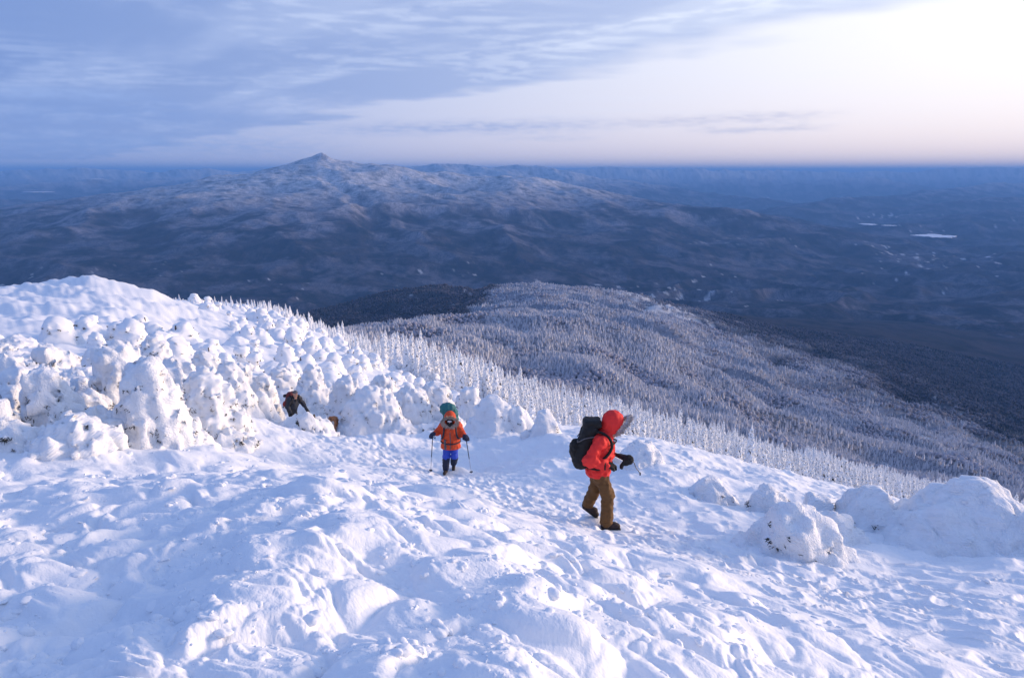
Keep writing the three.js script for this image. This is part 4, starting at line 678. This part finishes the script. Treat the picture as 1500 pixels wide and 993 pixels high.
{ // the hiker in orange, walking up towards the camera
  const t = thing('person', 'person in an orange parka and blue trousers walking up the trail with poles', 'person', secondAt, -Math.PI / 2, 'hikers');
  shape('body', blend(0.05, headField([0.135, 1.435, 0]), limb([0.09, 1.31, 0], [0.02, 1.22, 0], 0.06, 0.12), egg([0, 1.0, 0], [0.12, 0.28, 0.16])), [-0.2, 0.6, -0.3], [0.35, 1.7, 0.3], 0.013, C.skin, t);
  shape('trousers', wrinkle(blend(0.04, egg([0, 0.80, 0], [0.15, 0.15, 0.185]), limb([0, 0.78, 0.09], [0.07, 0.45, 0.115], 0.105, 0.085), limb([0.07, 0.45, 0.115], [0.04, 0.3, 0.13], 0.085, 0.07), limb([0, 0.78, -0.09], [0.05, 0.46, -0.095], 0.105, 0.085), limb([0.05, 0.46, -0.095], [-0.08, 0.32, -0.07], 0.085, 0.07)), 0.01, 10), [-0.35, 0.1, -0.35], [0.35, 1.0, 0.35], 0.013, C.blue, t);
  const gaiter = (a, b, heel, toe) => { shape('gaiter', wrinkle(limb(a, b, 0.098, 0.082), 0.008, 12), [-0.5, -0.1, -0.4], [0.4, 0.6, 0.4], 0.013, C.navy, t); shape('boot', blend(0.03, limb(heel, toe, 0.05, 0.043), limb(heel, b, 0.05, 0.055)), [-0.6, -0.15, -0.4], [0.4, 0.4, 0.4], 0.013, C.boot, t); };
  gaiter([0.062, 0.40, 0.118], [0.015, 0.12, 0.14], [-0.03, 0.045, 0.142], [0.19, 0.045, 0.16]); gaiter([0.02, 0.42, -0.09], [-0.2, 0.18, -0.05], [-0.29, 0.115, -0.045], [-0.1, 0.045, -0.05]);
  const jk = shape('jacket', minus(wrinkle(blend(0.06, limb([0, 0.70, 0], [0.0, 0.95, 0], 0.20, 0.185, 0.80), egg([0.015, 1.1, 0], [0.175, 0.26, 0.23]), limb([0, 1.275, -0.16], [0, 1.275, 0.16], 0.095, 0.095), limb([0.0, 1.265, 0.215], [0.02, 1.09, 0.335], 0.085, 0.075), limb([0.02, 1.09, 0.335], [0.14, 1.11, 0.385], 0.075, 0.062), limb([0.0, 1.265, -0.215], [0.03, 1.05, -0.30], 0.085, 0.075), limb([0.03, 1.05, -0.30], [0.14, 1.05, -0.35], 0.075, 0.062)), 0.011, 9), (x, y, z) => y - 0.665), [-0.4, 0.5, -0.55], [0.4, 1.5, 0.55], 0.013, C.orange, t);
  mesh('zip', tubeOf([[0.13, 1.28, 0], [0.196, 1.1, 0], [0.19, 0.9, -0.01], [0.205, 0.70, -0.01]], 0.011, 14, 5), C.grey, jk); for (const z of [-1, 1]) mesh('pocket', place(new THREE.BoxGeometry(0.02, 0.13, 0.11), 0.165, 0.86, 0.12 * z, 0, -0.5 * z, 0), C.orange, jk);
  const hood = shape('hood', minus(blend(0.05, egg([0.075, 1.50, 0], [0.15, 0.175, 0.145]), egg([0.14, 1.47, 0], [0.12, 0.16, 0.14])), blend(0.03, egg([0.19, 1.43, 0], [0.14, 0.115, 0.115]), egg([0.30, 1.38, 0], [0.14, 0.13, 0.14]))), [-0.2, 1.2, -0.25], [0.4, 1.8, 0.25], 0.013, C.orange, t);
  mesh('fur_trim', furRing([0.205, 1.425, 0], V(0.94, -0.34, 0), V(0.34, 0.94, 0), V(0, 0, 1), 0.125, 0.165, 0.10, 560, 43, 0.014), C.fur, hood);
  shape('face_mask', blend(0.03, egg([0.175, 1.375, 0], [0.08, 0.065, 0.075]), limb([0.2, 1.36, 0], [0.23, 1.33, 0], 0.045, 0.03)), [0, 1.2, -0.15], [0.35, 1.5, 0.15], 0.013, C.black, t);
  const gg = shape('goggles', blend(0.02, egg([0.205, 1.455, -0.035], [0.045, 0.04, 0.05]), egg([0.205, 1.455, 0.035], [0.045, 0.04, 0.05])), [0.1, 1.35, -0.15], [0.3, 1.55, 0.15], 0.01, C.black, t); shape('lens', blend(0.02, egg([0.225, 1.453, -0.028], [0.035, 0.026, 0.035]), egg([0.225, 1.453, 0.028], [0.035, 0.026, 0.035])), [0.15, 1.4, -0.1], [0.3, 1.5, 0.1], 0.008, C.lens, gg);
  for (const [z, y] of [[1, 1.115], [-1, 1.052]]) { const w = [0.16, y, z > 0 ? 0.395 : -0.362]; shape('glove', handField(w, [0.82, -0.15, 0.55 * z], [-0.2, -1, 0], [0.55 * -z, 0, 0.83], 1.3), ...around([0.22, y - 0.02, w[2] + 0.03 * z], 0.21), 0.008, C.navy, t); }
}
{ // teal backpack towering over the hood
  const t = backpack('tall teal backpack rising above the hood of the hiker in orange', secondAt, -Math.PI / 2);
  shape('bag', wrinkle(blend(0.05, limb([-0.24, 0.98, -0.05], [-0.24, 1.5, -0.05], 0.145, 0.14), limb([-0.24, 0.98, 0.07], [-0.24, 1.5, 0.07], 0.145, 0.14)), 0.012, 8), [-0.5, 0.7, -0.35], [0.1, 1.9, 0.35], 0.014, C.teal, t);
  shape('lid', wrinkle(blend(0.06, egg([-0.17, 1.64, 0.07], [0.17, 0.17, 0.215]), limb([-0.15, 1.73, 0.17], [-0.12, 1.72, 0.25], 0.05, 0.02)), 0.012, 8), [-0.45, 1.4, -0.25], [0.15, 1.95, 0.4], 0.014, C.teal, t);
  for (const z of [-1, 1]) { mesh('shoulder_strap', tubeOf([[-0.14, 1.33, 0.12 * z], [-0.02, 1.365, 0.14 * z], [0.12, 1.29, 0.15 * z], [0.195, 1.15, 0.155 * z], [0.175, 1.0, 0.19 * z], [-0.04, 0.9, 0.24 * z]], 0.022, 24, 6), C.charcoal, t); }
  mesh('hip_belt', tubeOf([[-0.16, 0.86, 0.2], [0.02, 0.85, 0.245], [0.16, 0.84, 0.16], [0.205, 0.83, 0], [0.16, 0.84, -0.16], [0.02, 0.85, -0.245], [-0.16, 0.86, -0.2]], 0.018, 30, 6), C.charcoal, t);
  mesh('strap_end', place(new THREE.BoxGeometry(0.015, 0.26, 0.06), 0.195, 0.82, 0.125, 0, 0.6, 0.06), C.grey, t);
}
function pole(label, grip, tip) {
  const a = V(...grip), b = V(...tip), d = b.clone().sub(a), L = d.length(), t = thing('trekking_pole', label, 'pole', tip, 0, 'trekking poles of the hiker in orange'); t.quaternion.setFromUnitVectors(V(0, 1, 0), d.clone().negate().normalize());
  mesh('shaft', place(new THREE.CylinderGeometry(0.008, 0.0065, L * 0.9, 8), 0, L * 0.5, 0), C.shaft, t); mesh('upper_shaft', place(new THREE.CylinderGeometry(0.0105, 0.0105, L * 0.48, 8), 0, L * 0.66, 0), C.blackGloss, t); mesh('grip', place(new THREE.CapsuleGeometry(0.017, 0.11, 4, 8), 0, L * 0.98, 0), C.blackGloss, t);
  mesh('basket', place(new THREE.CylinderGeometry(0.045, 0.03, 0.015, 12), 0, 0.07, 0), C.blackGloss, t); mesh('point', place(new THREE.ConeGeometry(0.007, 0.08, 6), 0, 0.02, 0, Math.PI, 0, 0), C.shaft, t); mesh('wrist_strap', tubeOf([[0, L * 1.02, 0.01], [0.05, L * 0.98, 0.02], [0.07, L * 0.9, 0.01], [0.02, L * 0.95, 0]], 0.007, 16, 5), C.black, t);
}
{
  const w = (x, y, z) => [secondAt[0] - z, secondAt[1] + y, secondAt[2] + x], onSnow = (p) => { p[1] = snowY(p[0], p[2]) - 0.03; return p; };
  pole('thin trekking pole planted in the snow beside the striding leg of the hiker in orange', w(0.235, 1.10, 0.43), onSnow(w(0.0, 0, 0.53))); pole('thin trekking pole with its strap hanging loose, held away from the leading boot', w(0.235, 1.04, -0.40), onSnow(w(0.12, 0, -0.53)));
}
{ // the hiker in dark clothes, stooping behind the bushes
  const t = thing('person', 'person in dark jacket and grey cap stooping among the rime-caked bushes', 'person', thirdAt, -0.7, 'hikers');
  const hc = [0.215, 1.47, 0];
  shape('body', blend(0.04, headField(hc), limb([0.16, 1.34, 0], [0.08, 1.26, 0], 0.06, 0.11), egg([0.03, 1.1, 0], [0.11, 0.22, 0.15])), [-0.2, 0.7, -0.3], [0.45, 1.7, 0.3], 0.015, C.skin, t); eyes(t, hc);
  shape('cap', minus(blend(0.02, egg([hc[0] - 0.015, hc[1] + 0.04, 0], [0.112, 0.10, 0.09]), egg([hc[0] + 0.07, hc[1] + 0.062, 0], [0.06, 0.014, 0.06])), (x, y, z) => y - (hc[1] + 0.035 + (x - hc[0]) * 0.12)), [0, 1.4, -0.2], [0.45, 1.7, 0.2], 0.012, C.grey, t);
  shape('trousers', blend(0.04, egg([-0.07, 0.85, 0], [0.15, 0.15, 0.18]), limb([-0.06, 0.84, 0.09], [0.06, 0.46, 0.1], 0.1, 0.085), limb([0.06, 0.46, 0.1], [0, 0.08, 0.1], 0.085, 0.075), limb([-0.06, 0.84, -0.09], [0, 0.46, -0.1], 0.1, 0.085), limb([0, 0.46, -0.1], [-0.14, 0.1, -0.1], 0.085, 0.075)), [-0.4, -0.05, -0.35], [0.4, 1.1, 0.35], 0.016, C.charcoal, t);
  for (const [x, z] of [[0, 0.1], [-0.14, -0.1]]) shape('boot', blend(0.03, limb([x - 0.04, 0.045, z], [x + 0.17, 0.04, z], 0.05, 0.042), limb([x - 0.02, 0.05, z], [x, 0.15, z], 0.05, 0.06)), [-0.4, -0.1, -0.3], [0.4, 0.3, 0.3], 0.016, C.boot, t);
  const jk = shape('jacket', wrinkle(blend(0.06, limb([-0.06, 0.84, 0], [0.0, 1.0, 0], 0.17, 0.17, 0.85), egg([0.05, 1.13, 0], [0.17, 0.24, 0.215]), limb([0.09, 1.29, -0.16], [0.09, 1.29, 0.16], 0.095, 0.095), limb([0.09, 1.285, 0.2], [0.07, 1.0, 0.27], 0.082, 0.072), limb([0.07, 1.0, 0.27], [0.18, 0.82, 0.22], 0.07, 0.056), limb([0.09, 1.285, -0.2], [0.2, 1.03, -0.32], 0.082, 0.072), limb([0.2, 1.03, -0.32], [0.33, 0.82, -0.37], 0.07, 0.056)), 0.011, 9), [-0.4, 0.6, -0.55], [0.5, 1.5, 0.5], 0.014, C.charcoal, t);
  shape('scarf', blend(0.02, limb([0.16, 1.335, -0.06], [0.16, 1.335, 0.06], 0.05, 0.05), limb([0.19, 1.32, 0], [0.235, 1.2, 0], 0.03, 0.015)), [0, 1.1, -0.2], [0.4, 1.5, 0.2], 0.014, C.black, t);
  shape('glove', handField([0.35, 0.795, -0.38], [0.55, -0.8, -0.2], [-0.7, -0.6, 0], [0, -0.2, 1], 1.15), ...around([0.38, 0.74, -0.39], 0.18), 0.009, C.black, t); shape('glove', handField([0.20, 0.79, 0.215], [0.6, -0.75, -0.2], [-0.7, -0.6, 0], [0, -0.2, 1], 1.15), ...around([0.23, 0.74, 0.2], 0.18), 0.009, C.black, t);
  const b = backpack('maroon and red backpack worn by the stooping hiker in dark clothes', thirdAt, -0.7);
  shape('bag', wrinkle(blend(0.05, limb([-0.22, 0.98, -0.06], [-0.06, 1.40, -0.06], 0.13, 0.12), limb([-0.22, 0.98, 0.06], [-0.06, 1.40, 0.06], 0.13, 0.12)), 0.01, 8), [-0.55, 0.7, -0.35], [0.2, 1.65, 0.35], 0.015, C.maroon, b); shape('pocket', wrinkle(egg([-0.31, 1.02, 0.06], [0.11, 0.11, 0.15]), 0.008, 9), [-0.6, 0.8, -0.3], [-0.1, 1.3, 0.35], 0.015, C.cherry, b); shape('bedroll', limb([-0.22, 1.36, -0.17], [-0.22, 1.36, 0.17], 0.06, 0.06), [-0.5, 1.2, -0.35], [0, 1.6, 0.35], 0.014, C.charcoal, b);
  for (const z of [-1, 1]) mesh('shoulder_strap', tubeOf([[-0.04, 1.38, 0.12 * z], [0.1, 1.40, 0.14 * z], [0.215, 1.28, 0.15 * z], [0.21, 1.12, 0.18 * z], [0, 0.98, 0.22 * z]], 0.02, 20, 6), C.black, b);
}
{ // the dog coming round the bush
  const t = thing('dog', 'tan dog with a dark muzzle and pale chest half hidden behind a rime-caked bush', 'dog', dogAt, -1.5);
  const legs = [[0.20, 0.085], [0.20, -0.085]].flatMap(([x, z]) => [limb([x, 0.42, z], [x - 0.03, 0.27, z], 0.06, 0.04), limb([x - 0.03, 0.27, z], [x + 0.01, 0.05, z], 0.034, 0.026), limb([x + 0.01, 0.03, z], [x + 0.05, 0.025, z], 0.03, 0.026)]), hind = [[-0.30, 0.08], [-0.30, -0.08]].flatMap(([x, z]) => [limb([x, 0.44, z], [x + 0.06, 0.29, z], 0.085, 0.052), limb([x + 0.06, 0.29, z], [x - 0.09, 0.17, z], 0.045, 0.03), limb([x - 0.09, 0.17, z], [x - 0.06, 0.04, z], 0.028, 0.025), limb([x - 0.06, 0.03, z], [x, 0.025, z], 0.029, 0.025)]);
  const coat = blend(0.05, egg([0.14, 0.44, 0], [0.19, 0.155, 0.125]), limb([0.1, 0.45, 0], [-0.28, 0.47, 0], 0.125, 0.10), limb([0.2, 0.5, 0], [0.33, 0.64, 0], 0.10, 0.08), egg([0.38, 0.68, 0], [0.095, 0.085, 0.08]), limb([0.42, 0.665, 0], [0.51, 0.635, 0], 0.048, 0.034), limb([-0.36, 0.48, 0], [-0.5, 0.42, 0.02], 0.04, 0.035), limb([-0.5, 0.42, 0.02], [-0.6, 0.30, 0.03], 0.04, 0.018), ...legs, ...hind);
  shape('body', wrinkle(coat, 0.009, 22), [-0.75, -0.05, -0.25], [0.65, 0.85, 0.25], 0.014, C.tan, t);
  for (const z of [-1, 1]) { shape('ear', limb([0.355, 0.745, 0.06 * z], [0.375, 0.65, 0.095 * z], 0.022, 0.028, 1.6), [0.25, 0.58, -0.16], [0.48, 0.8, 0.16], 0.01, C.tan, t); mesh('eye', place(new THREE.SphereGeometry(0.012, 8, 6), 0.452, 0.705, 0.036 * z), C.dark, t); }
  shape('muzzle', blend(0.02, limb([0.455, 0.655, 0], [0.525, 0.632, 0], 0.045, 0.032), egg([0.45, 0.69, 0], [0.035, 0.04, 0.05])), [0.3, 0.55, -0.1], [0.62, 0.8, 0.1], 0.01, C.boot, t); mesh('nose', place(new THREE.SphereGeometry(0.018, 10, 8), 0.555, 0.643, 0), C.dark, t);
  shape('chest_fur', wrinkle(blend(0.03, egg([0.285, 0.48, 0], [0.075, 0.13, 0.09]), egg([0.33, 0.57, 0], [0.06, 0.07, 0.07])), 0.01, 30), [0.1, 0.25, -0.2], [0.5, 0.75, 0.2], 0.012, C.cream, t);
}



{ let n = 0; scene.traverse((o) => { if (o.isMesh && !o.isInstancedMesh) n += (o.geometry.index ? o.geometry.index.count : o.geometry.attributes.position.count) / 3; }); console.log('triangles', Math.round(n)); }
renderer.render(scene, camera);
